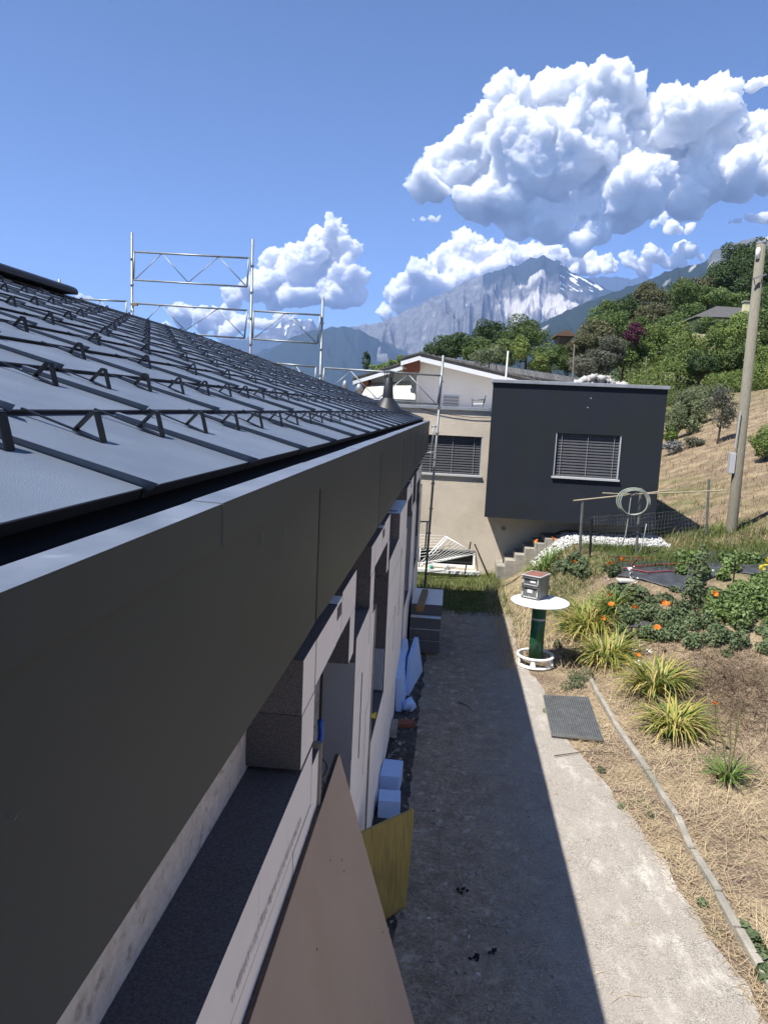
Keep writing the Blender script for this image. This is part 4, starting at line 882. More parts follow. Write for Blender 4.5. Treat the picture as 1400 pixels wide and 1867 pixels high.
# ================================================================= UTILITY POLE
up_ = tag(empty('utility_pole'), 'tall weathered wooden utility pole on the dry slope', 'utility pole')
PY = 17.0; pbm = pg(1332, 970); PY = min(19, max(15, pbm.y)); a = pt(1332, 972, Y=PY); b = pt(1387, 444, Y=PY); k_ = pxm(PY)
mb = MB(); mb.tube([a-Vector((0, 0, .3)), a, b], [9.3*k_, 9.2*k_, 7.4*k_], 16); mb.build('shaft', MATS['pole_wood'], up_, smooth=True)
mb = MB(); mb.tube([b, b+Vector((0, 0, .03))], [7.9*k_, 7.6*k_], 16); mb.build('cap', MATS['parapet_metal'], up_)
c = pt(1333, 842, Y=PY); mb = MB(); mb.box(c.x-5*k_, c.x+4*k_, PY-.1, PY+.06, c.z-20*k_, c.z+16*k_); mb.build('meter_box', MATS['alu_frame'], up_, bevel=.01)
c = pt(1379, 462, Y=PY); mb = MB(); mb.lathe([(.001, -.12), (.045, -.12), (.05, .05), (.03, .1), (.001, .1)], c-Vector((0, .06, 0)), 12); mb.build('insulator', MATS['white_pvc'], up_, smooth=True)
c = pt(1378, 507, Y=PY); mb = MB(); mb.bar(pt(1371, 509, Y=PY-.15), pt(1396, 500, Y=PY-.15), .03, .03); mb.build('bracket', MATS['steel_galv'], up_)
mb = MB(); mb.tube([pt(1374, 508, Y=PY-.15), pt(1362, 524, Y=PY+3), pt(1352, 536, Y=PY+8)], .008, 5); mb.build('service_cable', MATS['cable'], up_)
mb = MB(); c = pt(1338, 826, Y=PY-.12); mb.tube([c+Vector((0, 0, .1)), c+Vector((.03, 0, .9))], .012, 6); mb.build('conduit', MATS['alu_frame'], up_)
# ================================================================= FENCE
fe = tag(empty('wire_fence'), 'sagging wire mesh fence on thin metal posts with bamboo rails', 'fence')
posts = []
for (xb, yb, xt, yt, r, m) in ((1056, 1016, 1062, 910, .028, 'post_steel'), (1075, 1016, 1078, 946, .024, 'charcoal'), (1159, 1012, 1168, 890, .028, 'post_steel'), (1287, 978, 1292, 874, .026, 'post_steel')):
    g = pg(xb, yb); a = Vector((g.x, g.y, g.z-.1)); b = pt(xt, yt, Y=g.y); mb = MB(); mb.tube([a, b], r, 8); mb.build('post', MATS[m], fe); posts.append((g, b))
PYf = posts[0][0].y
def fpt(x, y, Y=None): return pt(x, y, Y=Y or PYf-.05)
for pa, pb2, ra in (((1045, 913), (1140, 903), .016), ((1098, 899), (1160, 902), .014), ((1150, 903), (1225, 893), .013), ((1140, 902), (1325, 894), .013)):
    mb = MB(); mb.tube([fpt(*pa), fpt(*pb2, Y=PYf+.1)], ra, 6); mb.build('bamboo_rail', MATS['bamboo'], fe)
# mesh: warped wire grid between the posts
y_top = [(1062, 944), (1110, 940), (1166, 938), (1230, 932), (1290, 918), (1345, 905)]
wv = MB(); nxw = 46
topp = [fpt(np.interp(t, range(6), [q[0] for q in y_top]), np.interp(t, range(6), [q[1] for q in y_top]), Y=PYf+.02*math.sin(t*5)+(posts[3][0].y-PYf)*min(1, t/4)) for t in np.linspace(0, 4.1, nxw)]
cols_ = []
for i, p in enumerate(topp):
    g = gz(p.x, p.y); n_ = 9; col_p = [Vector((p.x+.012*math.sin(i*.9+k), p.y+.02*math.sin(i*.5+k*.7), p.z+(g+.02-p.z)*k/(n_-1)+.008*math.sin(i*1.3+k))) for k in range(n_)]; cols_.append(col_p); wv.tube(col_p, .0026, 3, cap=False)
for k in range(9): wv.tube([c[k] for c in cols_], .0026, 3, cap=False)
tag(wv.build('wire_mesh', MATS['wire'], fe), kind='stuff')
# coiled hose
ho = tag(empty('garden_hose'), 'grey-green garden hose coiled over the fence post', 'hose'); hc = fpt(1154, 914, Y=PYf-.08); r_ = 29*pxm(PYf)
for j in range(3):
    pts = [hc+Vector(((r_-.02*j)*math.cos(a)*(1-.04*j), -.03*j+.02*math.sin(3*a), (r_-.01*j)*.82*math.sin(a)-.01*j)) for a in np.linspace(0, 2*math.pi, 34)]
    mb = MB(); mb.tube(pts, .013, 7, cap=False); mb.build('hose_loop', MATS['hose'], ho, smooth=True)
mb = MB(); mb.tube([fpt(1165, 894, Y=PYf-.1), fpt(1150, 905, Y=PYf-.1), fpt(1146, 935, Y=PYf-.1), fpt(1140, 975, Y=PYf-.1), fpt(1130, 1001, Y=PYf-.15)], .012, 7); mb.build('hose_tail', MATS['hose'], ho, smooth=True)
mb = MB(); mb.tube([fpt(1178, 955, Y=PYf-.1), fpt(1174, 975, Y=PYf-.1), fpt(1168, 1000, Y=PYf-.12), fpt(1162, 1012, Y=PYf-.15)], .010, 7); mb.build('hose_tail', MATS['hose'], ho, smooth=True)
# ================================================================= WEED CLOTH AND STICKS
def cloth(poly, name, lab, n=26):
    P = [pg(x, y) for x, y in poly]; v, f = [], []      # quad patch bilinear
    for j in range(n+1):
        for i in range(n+1):
            s, t = i/n, j/n; p = (P[0]*(1-s)+P[1]*s)*(1-t)+(P[3]*(1-s)+P[2]*s)*t
            x = p.x+.10*mnoise.noise((p.y*1.7, 2, 1)); y = p.y+.12*mnoise.noise((p.x*1.9, 5, 3))
            v.append((x, y, gz(x, y)+.022+.02*mnoise.noise((x*3, y*3, 0))+.012*mnoise.noise((x*9, y*9, 5))))
    for j in range(n):
        for i in range(n): f.append((j*(n+1)+i, j*(n+1)+i+1, (j+1)*(n+1)+i+1, (j+1)*(n+1)+i))
    o = raw(name, v, f, MATS['weed_cloth'], smooth=True); so_ = o.modifiers.new('thick', 'SOLIDIFY'); so_.thickness = .006; return tag(o, lab, 'weed cloth')
cloth([(1125, 1054), (1252, 1088), (1335, 1036), (1116, 1015)], 'weed_cloth', 'black weed-control cloth with red sticks on the vegetable bed')
cloth([(1255, 1030), (1400, 1055), (1420, 1012), (1270, 1004)], 'weed_cloth', 'black weed-control cloth on the upper bed beside the pole')
cloth([(1128, 1148), (1235, 1172), (1235, 1155), (1130, 1130)], 'weed_cloth', 'narrow strip of black weed cloth behind the lily clumps')
for pa, pb2 in (((1118, 1030), (1200, 1022)), ((1155, 1025), (1149, 1036)), ((1122, 1042), (1232, 1033)), ((1135, 1040), (1185, 1049)), ((1150, 1038), (1250, 1030)), ((1180, 1049), (1250, 1044)), ((1305, 1014), (1335, 1030)), ((1335, 1030), (1352, 1042)), ((1110, 1020), (1190, 1021))):
    a, b = pg(*pa)+Vector((0, 0, .05)), pg(*pb2)+Vector((0, 0, .05)); mb = MB(); mb.tube([a, b], .013, 6); tag(mb.build('red_stick', MATS['red_stick'], None), 'dull red plant stick lying on the black weed cloth', 'stick', 'red sticks on the weed cloth')
for pa, pb2, lab in (((1264, 1085), (1268, 1022), 'dark plant stake among the dense leaves of the bed'), ((1336, 1062), (1340, 1022), 'dark plant stake beside the yellow-green plants')):
    g = pg(*pa); b = pt(*pb2, Y=g.y); mb = MB(); mb.tube([g-Vector((0, 0, .05)), b], .012, 6); tag(mb.build('plant_stake', MATS['charcoal'], None), lab, 'stake')
for (x, y, s_, lab) in ((1285, 1043, .10, 'pale flat stone on the weed cloth'), (1142, 1062, .12, 'pale slab of stone at the weed cloth corner')):
    g = pg(x, y); mb = MB(); mb.obox((g.x, g.y, g.z+.03), Vector((s_*1.3, .02, 0)), Vector((-.02, s_*.7, 0)), Vector((0, 0, .03))); tag(mb.build('flat_stone', MATS['rock_white'], None, bevel=.02), lab, 'stone')
# ================================================================= PLANTS
def blades(specs, seg=5):
    """specs: list of (base, azimuth, length, width, lean0, curl) -> strip mesh arrays"""
    V, Fc = [], []; o = 0
    for (b, az, L_, w, l0, cu) in specs:
        d = np.array([math.cos(az), math.sin(az), 0]); sd = np.array([-math.sin(az), math.cos(az), 0]); p = np.array(b, float); ang_ = l0
        for k in range(seg+1):
            ww = w*(1-(k/seg)**2.2)*.5+.0006; V.append(p-sd*ww); V.append(p+sd*ww)
            p = p+(d*math.sin(ang_)+np.array([0, 0, math.cos(ang_)]))*(L_/seg); ang_ += cu/seg
        for k in range(seg): Fc.append((o+2*k, o+2*k+1, o+2*k+3, o+2*k+2))
        o += 2*(seg+1)
    return V, Fc
def lily(x, y, rpx, n, lab, m='lily_leaf', hs=1., dry=.15, seed=0, z0=None):
    rg = random.Random(seed); g = pg(x, y); R_ = rpx*pxm(g.y); root = tag(empty('daylily'), lab, 'daylily'); groups = {m: [], 'lily_green': [], 'lily_dry': []}
    for i in range(n):
        a = rg.uniform(0, 2*math.pi); rr = R_*.45*math.sqrt(rg.random()); bx, by = g.x+rr*math.cos(a), g.y+rr*math.sin(a); a2 = a+rg.gauss(0, .6); L_ = R_*rg.uniform(1., 1.75)*hs
        q = rg.random(); k = 'lily_dry' if q < dry else ('lily_green' if q < dry+.22 else m)
        groups[k].append(((bx, by, gz(bx, by)-.01), a2, L_, rg.uniform(.016, .027), rg.uniform(.05, .7), rg.uniform(1.2, 2.5) if k != 'lily_dry' else rg.uniform(1.8, 2.8)))
    for k, sp_ in groups.items():
        if sp_:
            v, f = blades(sp_, 6); raw('leaf_tuft', v, f, MATS[k], root, smooth=True)
    return root, g
lily(1072, 1152, 58, 330, 'broad yellow-green daylily clump beside the table shadow', seed=1); lily(1105, 1206, 54, 320, 'arching yellow-green daylily clump nearest the low weed', seed=2)
lily(1120, 1115, 34, 110, 'greener daylily clump with orange blooms at the bed corner', 'lily_green', seed=9, hs=1.2)
lily(1195, 1262, 52, 260, 'large daylily clump arching over dry straw beside the dead stalks', seed=3, hs=1.15); lily(1228, 1335, 58, 260, 'flattened daylily clump with straw-yellow leaf tips', seed=4, dry=.3)
rt, g = lily(1325, 1425, 30, 70, 'small green daylily tuft with tall dry seed stalks', 'lily_green', seed=5, hs=1.5, dry=.08)
for (xt, yt) in ((1302, 1285), (1330, 1300), (1350, 1278), (1344, 1300)):
    b = pt(xt, yt, Y=g.y+.05); mb = MB(); mid = (Vector((g.x, g.y, g.z))+b)/2+Vector((.02, 0, 0)); mb.tube([g, mid, b], [.006, .005, .004], 5); mb.build('seed_stalk', MATS['lily_stalk'], rt)
lily(992, 1040, 30, 130, 'green daylily tuft beside the stone steps', 'lily_green', seed=6, hs=1.2, dry=.05)
lily(968, 1046, 18, 50, 'small grassy tuft at the foot of the stone steps', 'lily_green', seed=16, hs=1.0, dry=.2)
# orange blooms on stalks
def bloom_mesh():
    mb = MB()
    for k in range(6):
        a = k*math.pi/3; c, s_ = math.cos(a), math.sin(a); t = (-s_, c)
        pr = [(.006, 0, .004), (.028, .014, .02), (.05, .035, .016), (.062, .022, .002)]
        v = []
        for (r, h, w) in pr: v += [(r*c-t[0]*w, r*s_-t[1]*w, h), (r*c+t[0]*w, r*s_+t[1]*w, h)]
        mb.add(v, [(0, 1, 3, 2), (2, 3, 5, 4), (4, 5, 7, 6)])
    return mb.mesh('bloom', MATS['petal'], True)
BM = bloom_mesh()
for i, (x, y, drop, s_) in enumerate(((1206, 1097, 60, 1.3), (1214, 1103, 55, 1.5), (1157, 1109, 70, 1.3), (1114, 1103, 60, 1.3), (1098, 1128, 40, 1.1), (1198, 1145, 60, 1.2), (1302, 1083, 40, 1.3), (1132, 1021, 30, 1.4), (1112, 1029, 30, 1.4), (1047, 1027, 25, 1.5), (1008, 984, 45, 1.5), (978, 988, 45, 1.4), (1161, 1196, 40, 1.2), (1111, 1086, 60, 1.), (1302, 1284, 100, 1.0))):
    g = pg(x, y+drop); p = pt(x, y, Y=g.y); e = tag(empty('lily_bloom', (0, 0, 0)), 'orange daylily bloom on a thin stalk', 'flower', 'orange blooms in the bed')
    mb = MB(); mb.tube([g-Vector((0, 0, .02)), (g+p)/2+Vector((.015, 0, 0)), p], [.005, .004, .004], 5); mb.build('stalk', MATS['lily_stalk'], e)
    o = link('petals', BM, e); o.matrix_world = Matrix.Translation(p) @ Matrix.Rotation(random.uniform(0, 6), 4, 'Z') @ Matrix.Rotation(random.uniform(.3, 1.0), 4, 'X') @ Matrix.Scale(s_*.72, 4)
def leafcloud(blobs, n, leaf, rg, asp=.55, fold=.25, shell=.6):
    """blobs: (cx,cy,cz, rx,ry,rz); returns quads (V,F) of folded leaves"""
    B = np.array(blobs, float); vol = (B[:, 3]*B[:, 4]*B[:, 5])**.75; idx = rg.choice(len(B), n, p=vol/vol.sum())
    d = rg.normal(size=(n, 3)); d /= np.linalg.norm(d, axis=1)[:, None]; r = rg.uniform(shell**3, 1, n)**(1/3)
    c = B[idx, :3]+d*B[idx, 3:]*r[:, None]
    nv = d*.7+rg.normal(size=(n, 3))*.6+np.array([0, 0, .35]); nv /= np.linalg.norm(nv, axis=1)[:, None]
    t = np.cross(nv, rg.normal(size=(n, 3))); t /= np.linalg.norm(t, axis=1)[:, None]; s_ = np.cross(nv, t); L_ = leaf*rg.uniform(.6, 1.25, n)[:, None]
    V = np.stack([c-t*L_, c+s_*L_*asp+nv*L_*fold, c+t*L_, c-s_*L_*asp+nv*L_*fold], 1).reshape(-1, 3); Fq = np.arange(n*4).reshape(n, 4); return V, Fq
def patch(name, spots, n, leaf, m, lab, cat, seed, kind='stuff', hgt=None):
    rg = np.random.default_rng(seed); bl = []
    for (x, y, rp, h) in spots:
        g = pg(x, y); r = rp*pxm(g.y); bl.append((g.x, g.y, g.z+h*.45, r, r*1.1, h*.6))
    V, Fq = leafcloud(bl, n, leaf, rg); 
    V[:, 2] = np.maximum(V[:, 2], [gz(a, b)+.005 for a, b in V[:, :2]]); o = raw(name, V, Fq, MATS[m]); tag(o, lab, cat, kind=kind); return o
rr = random.Random(5)
dense = [(rr.uniform(1165, 1400), 0, 0, 0) for _ in range(0)]
spots = []
for i in range(64):
    x = rr.uniform(1130, 1410); lo = 1085+(0 if x > 1290 else 32); hi = 1185+(10 if x > 1250 else -15); spots.append((x, rr.uniform(lo, hi), rr.uniform(10, 20), rr.uniform(.08, .26)))
patch('vegetable_bed', spots, 16000, .028, 'veg_leaf', 'dense low mass of dark green leafy vegetables in the bed', 'vegetables', 31)
spots = [(rr.uniform(1295, 1410), rr.uniform(1078, 1150), rr.uniform(14, 24), rr.uniform(.2, .4)) for _ in range(26)]
patch('leafy_crop', spots, 8500, .035, 'veg_bright', 'taller bright green crop at the upper side of the bed', 'vegetables', 32)
spots = [(rr.uniform(1230, 1400), rr.uniform(1022, 1062), rr.uniform(8, 15), rr.uniform(.15, .25)) for _ in range(16)]
patch('strawberry_plants', spots, 1600, .05, 'veg_bright', 'light green young plants growing through the weed cloth', 'plants', 33)
spots = [(rr.uniform(1110, 1235), rr.uniform(1075, 1125), rr.uniform(8, 16), rr.uniform(.08, .18)) for _ in range(22)]+[(rr.uniform(1010, 1130), rr.uniform(1028, 1062), rr.uniform(8, 14), rr.uniform(.12, .28)) for _ in range(16)]
patch('grey_green_weeds', spots, 3800, .04, 'veg_grey', 'grey-green weeds behind the daylily clumps', 'weeds', 34)
spots = [(1050, 1252, 16, .16), (1032, 1258, 12, .12), (1068, 1240, 14, .18), (1045, 1240, 12, .14)]
patch('low_weed', spots, 800, .016, 'veg_grey', 'low bushy grey-green weed between grating and daylilies', 'weed', 35)
spots = [(1388, 1755, 16, .10), (1370, 1720, 14, .08), (1400, 1790, 22, .1), (1355, 1695, 9, .05)]
patch('kerb_weed', spots, 420, .035, 'veg_leaf', 'green weed spreading over the kerb stones', 'weed', 36)
for (x, y, r, n, s_, lab) in ((1095, 1408, 9, 70, 40, 'tiny green weed at the asphalt edge below the grating'), (1280, 1652, 11, 110, 41, 'small spiky weed in the dry strip beside the kerb'), (1183, 1492, 8, 50, 42, 'tiny weed tuft rooted at a kerb joint'), (995, 1300, 8, 60, 43, 'yellowish weed tuft beside the steel grating'), (1130, 1475, 7, 40, 44, 'scrap of green weed in the cracked asphalt edge')):
    patch('small_weed', [(x, y, r, .06)], n, .014, 'veg_leaf' if s_ != 43 else 'veg_bright', lab, 'weed', s_, kind=None)
spots = [(rr.uniform(1010, 1090), rr.uniform(1105, 1160), 12, .1) for _ in range(9)]+[(1015, 1180, 10, .1), (1035, 1200, 14, .1)]
patch('creeping_weeds', spots, 1100, .028, 'veg_grey', 'creeping green weeds in the dry grass behind the table', 'weeds', 37)
spots = [(rr.uniform(1130, 1190), rr.uniform(1168, 1215), 3, .05) for _ in range(22)]+[(rr.uniform(1100, 1160), rr.uniform(1035, 1070), 3, .12) for _ in range(10)]
patch('white_blossoms', spots, 150, .028, 'flower_white', 'tiny white blossoms and petals scattered by the daylilies', 'blossoms', 38)
spots = [(1385, 1075, 8, .45), (1395, 1065, 8, .5), (1270, 1058, 6, .35)]
mat('flower_yellow', (.62, .52, .05), rough=.6, trans=.3); patch('yellow_flowers', spots, 60, .05, 'flower_yellow', 'yellow flower heads among the crop', 'flowers', 39)
# upright dark plant (tomato) in the bed
spots = [(1264, 1095, 16, .75), (1258, 1110, 20, .5), (1272, 1085, 12, .85)]
patch('staked_plant', spots, 900, .035, 'veg_grey', 'upright dark bushy plant tied to a stake in the bed', 'plant', 45, kind=None)

# dry straw and grass blades
def scatter(name, n, sampler, L_, w, m, lab, cat, seed, lean=(1.1, 1.55), curl=(-.5, .5), seg=3, ok=None):
    rg = random.Random(seed); sp_ = []; tries = 0
    while len(sp_) < n and tries < n*6:
        tries += 1; x, y = sampler(rg)
        if ok and not ok(x, y, rg): continue
        sp_.append(((x, y, gz(x, y)+.004+rg.uniform(0, .012)), rg.uniform(0, 2*math.pi), rg.uniform(*L_), rg.uniform(*w), rg.uniform(*lean), rg.uniform(*curl)))
    v, f = blades(sp_, seg); return tag(raw(name, v, f, MATS[m]), lab, cat, kind='stuff')
kx = lambda y: np.interp(y, [2, 4.9, 6.1, 10, 11], [2.6, 2.42, 2.2, 2.16, 2.1])
def s_gard(rg):
    y = 3.2+9*rg.random()**1.25; return kx(y)+.05+rg.random()*(.5+.34*y), y
clump = lambda x, y, rg: mnoise.noise((x*1.4, y*1.4, 8))+.35*mnoise.noise((x*5, y*5, 3)) > rg.uniform(-.7, .25)
scatter('dry_straw', 17000, s_gard, (.05, .30), (.002, .0042), 'straw', 'loose pale straw covering the dry garden ground', 'straw', 51, ok=clump)
scatter('dead_stalks', 1600, lambda rg: (rg.gauss(3.75, .5), rg.gauss(9.4, .55)), (.15, .45), (.004, .007), 'straw_dark', 'tangled dark dead stalks beside the vegetable bed', 'dead stalks', 52, lean=(.9, 1.6))
def s_strip(rg):
    y = 3.4+6.4*rg.random(); k = float(kx(y)); e = float(np.interp(y, yy, exx)); return e-.05+(k-e+.02)*rg.random()**.8, y
scatter('verge_straw', 3200, s_strip, (.03, .15), (.0018, .0034), 'straw', 'straw and dead grass between asphalt and kerb', 'straw', 53)
scatter('upper_straw', 4200, lambda rg: (rg.uniform(.9, 2.7), rg.uniform(10.4, 15.2)), (.08, .26), (.004, .007), 'straw', 'dry grass behind the table up to the steps', 'dry grass', 54, lean=(.5, 1.5))
mat('grass_green', (.07, .11, .025), (.12, .15, .04), 2, rough=.8, trans=.25)
scatter('shade_grass', 5500, lambda rg: (rg.uniform(-1.2, 1.3), rg.uniform(13.1, 17.2)), (.06, .2), (.005, .009), 'grass_green', 'ragged green grass in the shade at the end of the path', 'grass', 55, lean=(.1, .9), curl=(.2, 1.2))
scatter('fence_grass', 9000, lambda rg: (rg.uniform(1.9, 6.8), rg.uniform(13.2, 17.0)), (.06, .22), (.005, .009), 'grass_green', 'patchy green grass along the wire fence', 'grass', 56, lean=(.1, 1.0), curl=(.2, 1.2), ok=lambda x, y, rg: mnoise.noise((x*.9, y*.9, 4)) > rg.uniform(-.5, .5) and not (1.9 < x < 4.75 and 15.3 < y < 17))
mat('grass_dry', (.36, .28, .15), (.25, .19, .10), .8, rough=.9, trans=.2)
scatter('slope_grass', 15000, lambda rg: (4.7+14*rg.random()**1.2, 15.+26*rg.random()**1.3), (.08, .26), (.008, .018), 'grass_dry', 'dry yellow grass on the slope around the pole', 'dry grass', 57, lean=(.2, 1.1), curl=(.2, 1.2))
# twigs on the path
for (pa, pb2, lab) in (((1010, 1378), (1120, 1372), 'dry bent twig on the path below the grating'), ((835, 1280), (862, 1297), 'small dark twig on the shaded path')):
    a, b = pt(*pa, Z=.025), pt(*pb2, Z=.025); mb = MB(); mb.tube([a, (a+b)/2+Vector((0, .06, 0)), b], [.006, .005, .003], 5); tag(mb.build('twig', MATS['bark'], None), lab, 'twig')
scatter('path_straw', 520, lambda rg: (rg.gauss(.45, .45), rg.uniform(3.6, 9)), (.03, .16), (.0022, .004), 'straw', 'bits of straw scattered on the shaded path', 'straw', 58, lean=(1.4, 1.57), curl=(-.1, .1))

# ================================================================= TREES AND SHRUBS
KINDS = {'dark': ('dark green broadleaf tree on the hillside', 'leaf_dark'), 'mid': ('mid green rounded tree on the hillside', 'leaf_mid'), 'bright': ('bright green bushy tree above the dry slope', 'leaf_bright'), 'olive': ('olive-brown tree on the hillside', 'leaf_olive'), 'pale': ('pale green loose-leaved tree behind the white house', 'leaf_pale'), 'grey': ('grey-green shrubby tree above the rock pile', 'leaf_grey')}
def tree(cx, cy, rx, ry, D, kind, lab=None, name='broadleaf_tree', seed=0, dens=1., group=None, cat='tree', lobes=18, trunk=True, ground=None):
    rg = np.random.default_rng(seed+int(cx*7+cy)); p = pt(cx, cy, Y=D); k = pxm(D); RX, RZ = rx*k, ry*k
    g = gz(p.x, p.y) if ground is None else ground
    p.z = max(p.z, g+.35*RZ); lb, m = KINDS.get(kind, (None, kind)); where = 'behind the white house' if cx < 1012 else ('above the boulder heap' if cx < 1180 else ('around the hipped grey roof' if cy < 602 else 'above the clipped hedge')); lb = lb and lb.replace('on the hillside', where).replace('above the dry slope', where).replace('above the rock pile', where); e = tag(empty(name), lab or lb, cat, group or (None if lab else 'hillside '+kind+' trees '+where))
    bl = [(p.x, p.y, p.z, RX*.55, RX*.55, RZ*.55)]
    for i in range(lobes):
        d = rg.normal(size=3); d /= np.linalg.norm(d); r = rg.uniform(.5, .78); q = rg.uniform(.22, .42); s_ = 1-.25*max(0, d[2])
        bl.append((p.x+d[0]*RX*r*s_, p.y+d[1]*RX*r*s_, p.z+d[2]*RZ*r, RX*q, RX*q, RZ*q*.9))
    leaf = max(.03, D*.00135); area = RX*RZ*12; n = int(min(9500, max(500, dens*1.15*area/(leaf*leaf)))) 
    V, Fq = leafcloud(bl, n, leaf, rg, asp=.6, fold=.15, shell=.55); raw('crown', V, Fq, MATS[m], e)
    if trunk:
        mb = MB(); base = Vector((p.x, p.y, g-.1)); tr_ = max(.04, RX*.07); top_ = Vector((p.x+RX*.05, p.y, p.z+RZ*.2)); mb.tube([base, (base+top_)/2+Vector((RX*.04, 0, 0)), top_], [tr_, tr_*.75, tr_*.35], 7)
        for i in range(5):
            d = rg.normal(size=3); s0 = base.lerp(top_, rg.uniform(.45, .85)); mb.tube([s0, s0+Vector((d[0]*RX*.4, d[1]*RX*.4, RZ*rg.uniform(.15, .5)))], [tr_*.4, tr_*.15], 5)
        mb.build('trunk', MATS['bark'], e)
    return e
T_ = [(815, 634, 46, 26, 62, 'dark'), (790, 645, 30, 20, 58, 'dark'), (845, 628, 36, 26, 60, 'dark'), (893, 612, 42, 48, 66, 'dark'), (878, 640, 40, 28, 56, 'mid'), (958, 620, 52, 46, 60, 'mid'), (925, 640, 36, 30, 56, 'mid'), (948, 636, 22, 24, 50, 'bright'), (1003, 650, 40, 30, 54, 'mid'), (985, 662, 30, 20, 50, 'bright'),
      (1062, 645, 42, 36, 58, 'olive'), (1035, 652, 30, 30, 60, 'mid'), (1085, 618, 40, 36, 66, 'olive'), (1112, 600, 40, 44, 72, 'mid'), (1140, 572, 42, 40, 84, 'dark'), (1135, 612, 34, 34, 64, 'mid'), (1185, 556, 44, 40, 82, 'olive'), (1195, 590, 46, 36, 70, 'olive'), (1235, 548, 50, 42, 84, 'mid'), (1262, 540, 40, 40, 88, 'olive'),
      (1345, 500, 50, 50, 92, 'dark'), (1310, 520, 40, 46, 90, 'dark'), (1385, 482, 46, 56, 92, 'dark'), (1372, 530, 44, 40, 84, 'dark'), (1290, 548, 36, 34, 86, 'mid'), (1340, 470, 30, 30, 98, 'dark'), (1320, 548, 44, 26, 82, 'mid'), (1420, 520, 50, 60, 84, 'dark'),
      (1085, 660, 42, 26, 50, 'grey'), (1110, 640, 36, 30, 54, 'grey'), (1060, 668, 30, 20, 48, 'grey'), (1135, 650, 36, 34, 48, 'mid'), (1200, 632, 52, 38, 47, 'bright'), (1165, 645, 34, 32, 46, 'bright'), (1245, 620, 46, 36, 50, 'bright'), (1285, 608, 46, 34, 54, 'bright'), (1235, 655, 46, 34, 42, 'mid'), (1340, 615, 50, 46, 45, 'bright'), (1305, 640, 46, 40, 43, 'bright'), (1390, 610, 50, 56, 44, 'mid'), (1355, 650, 50, 36, 42, 'mid'), (1400, 655, 40, 40, 40, 'bright'), (1275, 665, 36, 26, 41, 'dark'),
      (1400, 560, 44, 40, 64, 'mid'), (1250, 585, 44, 32, 62, 'mid'), (1220, 600, 40, 30, 60, 'mid'), (1105, 575, 34, 30, 90, 'mid'), (1320, 592, 34, 18, 55, 'bright'), (1165, 605, 30, 30, 66, 'mid')]
for i, t in enumerate(T_):
    t = (*t[:4], t[4]+13 if t[0] > 1120 else t[4], t[5]); tree(*t, seed=100+i)
for i, (x, y, rx_, ry_) in enumerate(((1290, 592, 34, 15), (1335, 594, 34, 15), (1372, 596, 30, 18))): tree(x, y, rx_, ry_, 59, 'leaf_mid', 'rounded bush screening the hipped-roof house', 'garden_bush', seed=300+i, group='bushes before the hipped roof', cat='bush')
tree(890, 652, 42, 18, 36, 'pale', 'pale loose shrub growing behind the white house roof', 'roadside_shrub', seed=7, cat='shrub', dens=.5); tree(905, 640, 22, 14, 37, 'pale', 'pale twiggy treetop above the white house roof', seed=8, dens=.5)
tree(1156, 606, 21, 21, 58, 'leaf_purple', 'dark purple-leaved tree among the green hillside trees', seed=9); tree(667, 657, 10, 19, 70, 'leaf_dark', 'small dark upright tree left of the white house', 'poplar_tree', seed=10, ground=-1)
for i, (x, y, rx_, ry_) in enumerate(((690, 672, 26, 9), (716, 664, 22, 9), (738, 655, 18, 9))): tree(x, y, rx_, ry_, 60, 'leaf_bright', 'low green treetops behind the white house gable', 'distant_tree', seed=60+i, group='treetops behind the gable', ground=-1)
e = tree(1314, 745, 32, 46, pg(1312, 808).y, 'leaf_grey', 'lone small fruit tree on the dry slope beside the pole', 'fruit_tree', seed=11, dens=.55, lobes=22)
g_ = pg(1400, 838); tree(1398, 800, 32, 34, g_.y, 'leaf_bright', 'glossy rounded laurel bush on the dry slope', 'laurel_bush', seed=12, cat='bush')
tree(1232, 762, 22, 34, pg(1235, 800).y, 'leaf_pale', 'yellow-green shrub growing behind the dark box', 'slope_shrub', seed=13, cat='shrub', dens=.7); tree(1255, 735, 26, 26, pg(1250, 775).y, 'leaf_pale', 'loose wispy shrub beside the fruit tree', 'slope_shrub', seed=14, cat='shrub', dens=.5); tree(1222, 795, 14, 20, pg(1225, 815).y, 'leaf_bright', 'small leafy shrub tucked against the dark box corner', 'slope_shrub', seed=15, cat='shrub')
for i, (x, y, rx_, ry_, yb) in enumerate(((1242, 748, 30, 34, 782), (1280, 745, 24, 30, 772), (1222, 782, 14, 28, 812), (1262, 775, 20, 20, 792))): tree(x, y, rx_, ry_, pg(x, yb).y, 'leaf_pale', 'loose yellow-green bush on the bank behind the dark box', 'bank_bush', seed=400+i, group='bushes on the bank behind the dark box', cat='bush', dens=.8, trunk=False)
tree(1228, 815, 26, 12, pg(1225, 828).y, 'lavender', 'grey lavender bush beside the dark box', 'lavender_bush', seed=17, cat='bush', trunk=False); tree(1265, 805, 24, 10, pg(1262, 816).y, 'leaf_grey', 'low grey-green cushion beside the lavender', 'lavender_bush', seed=18, cat='bush', trunk=False)
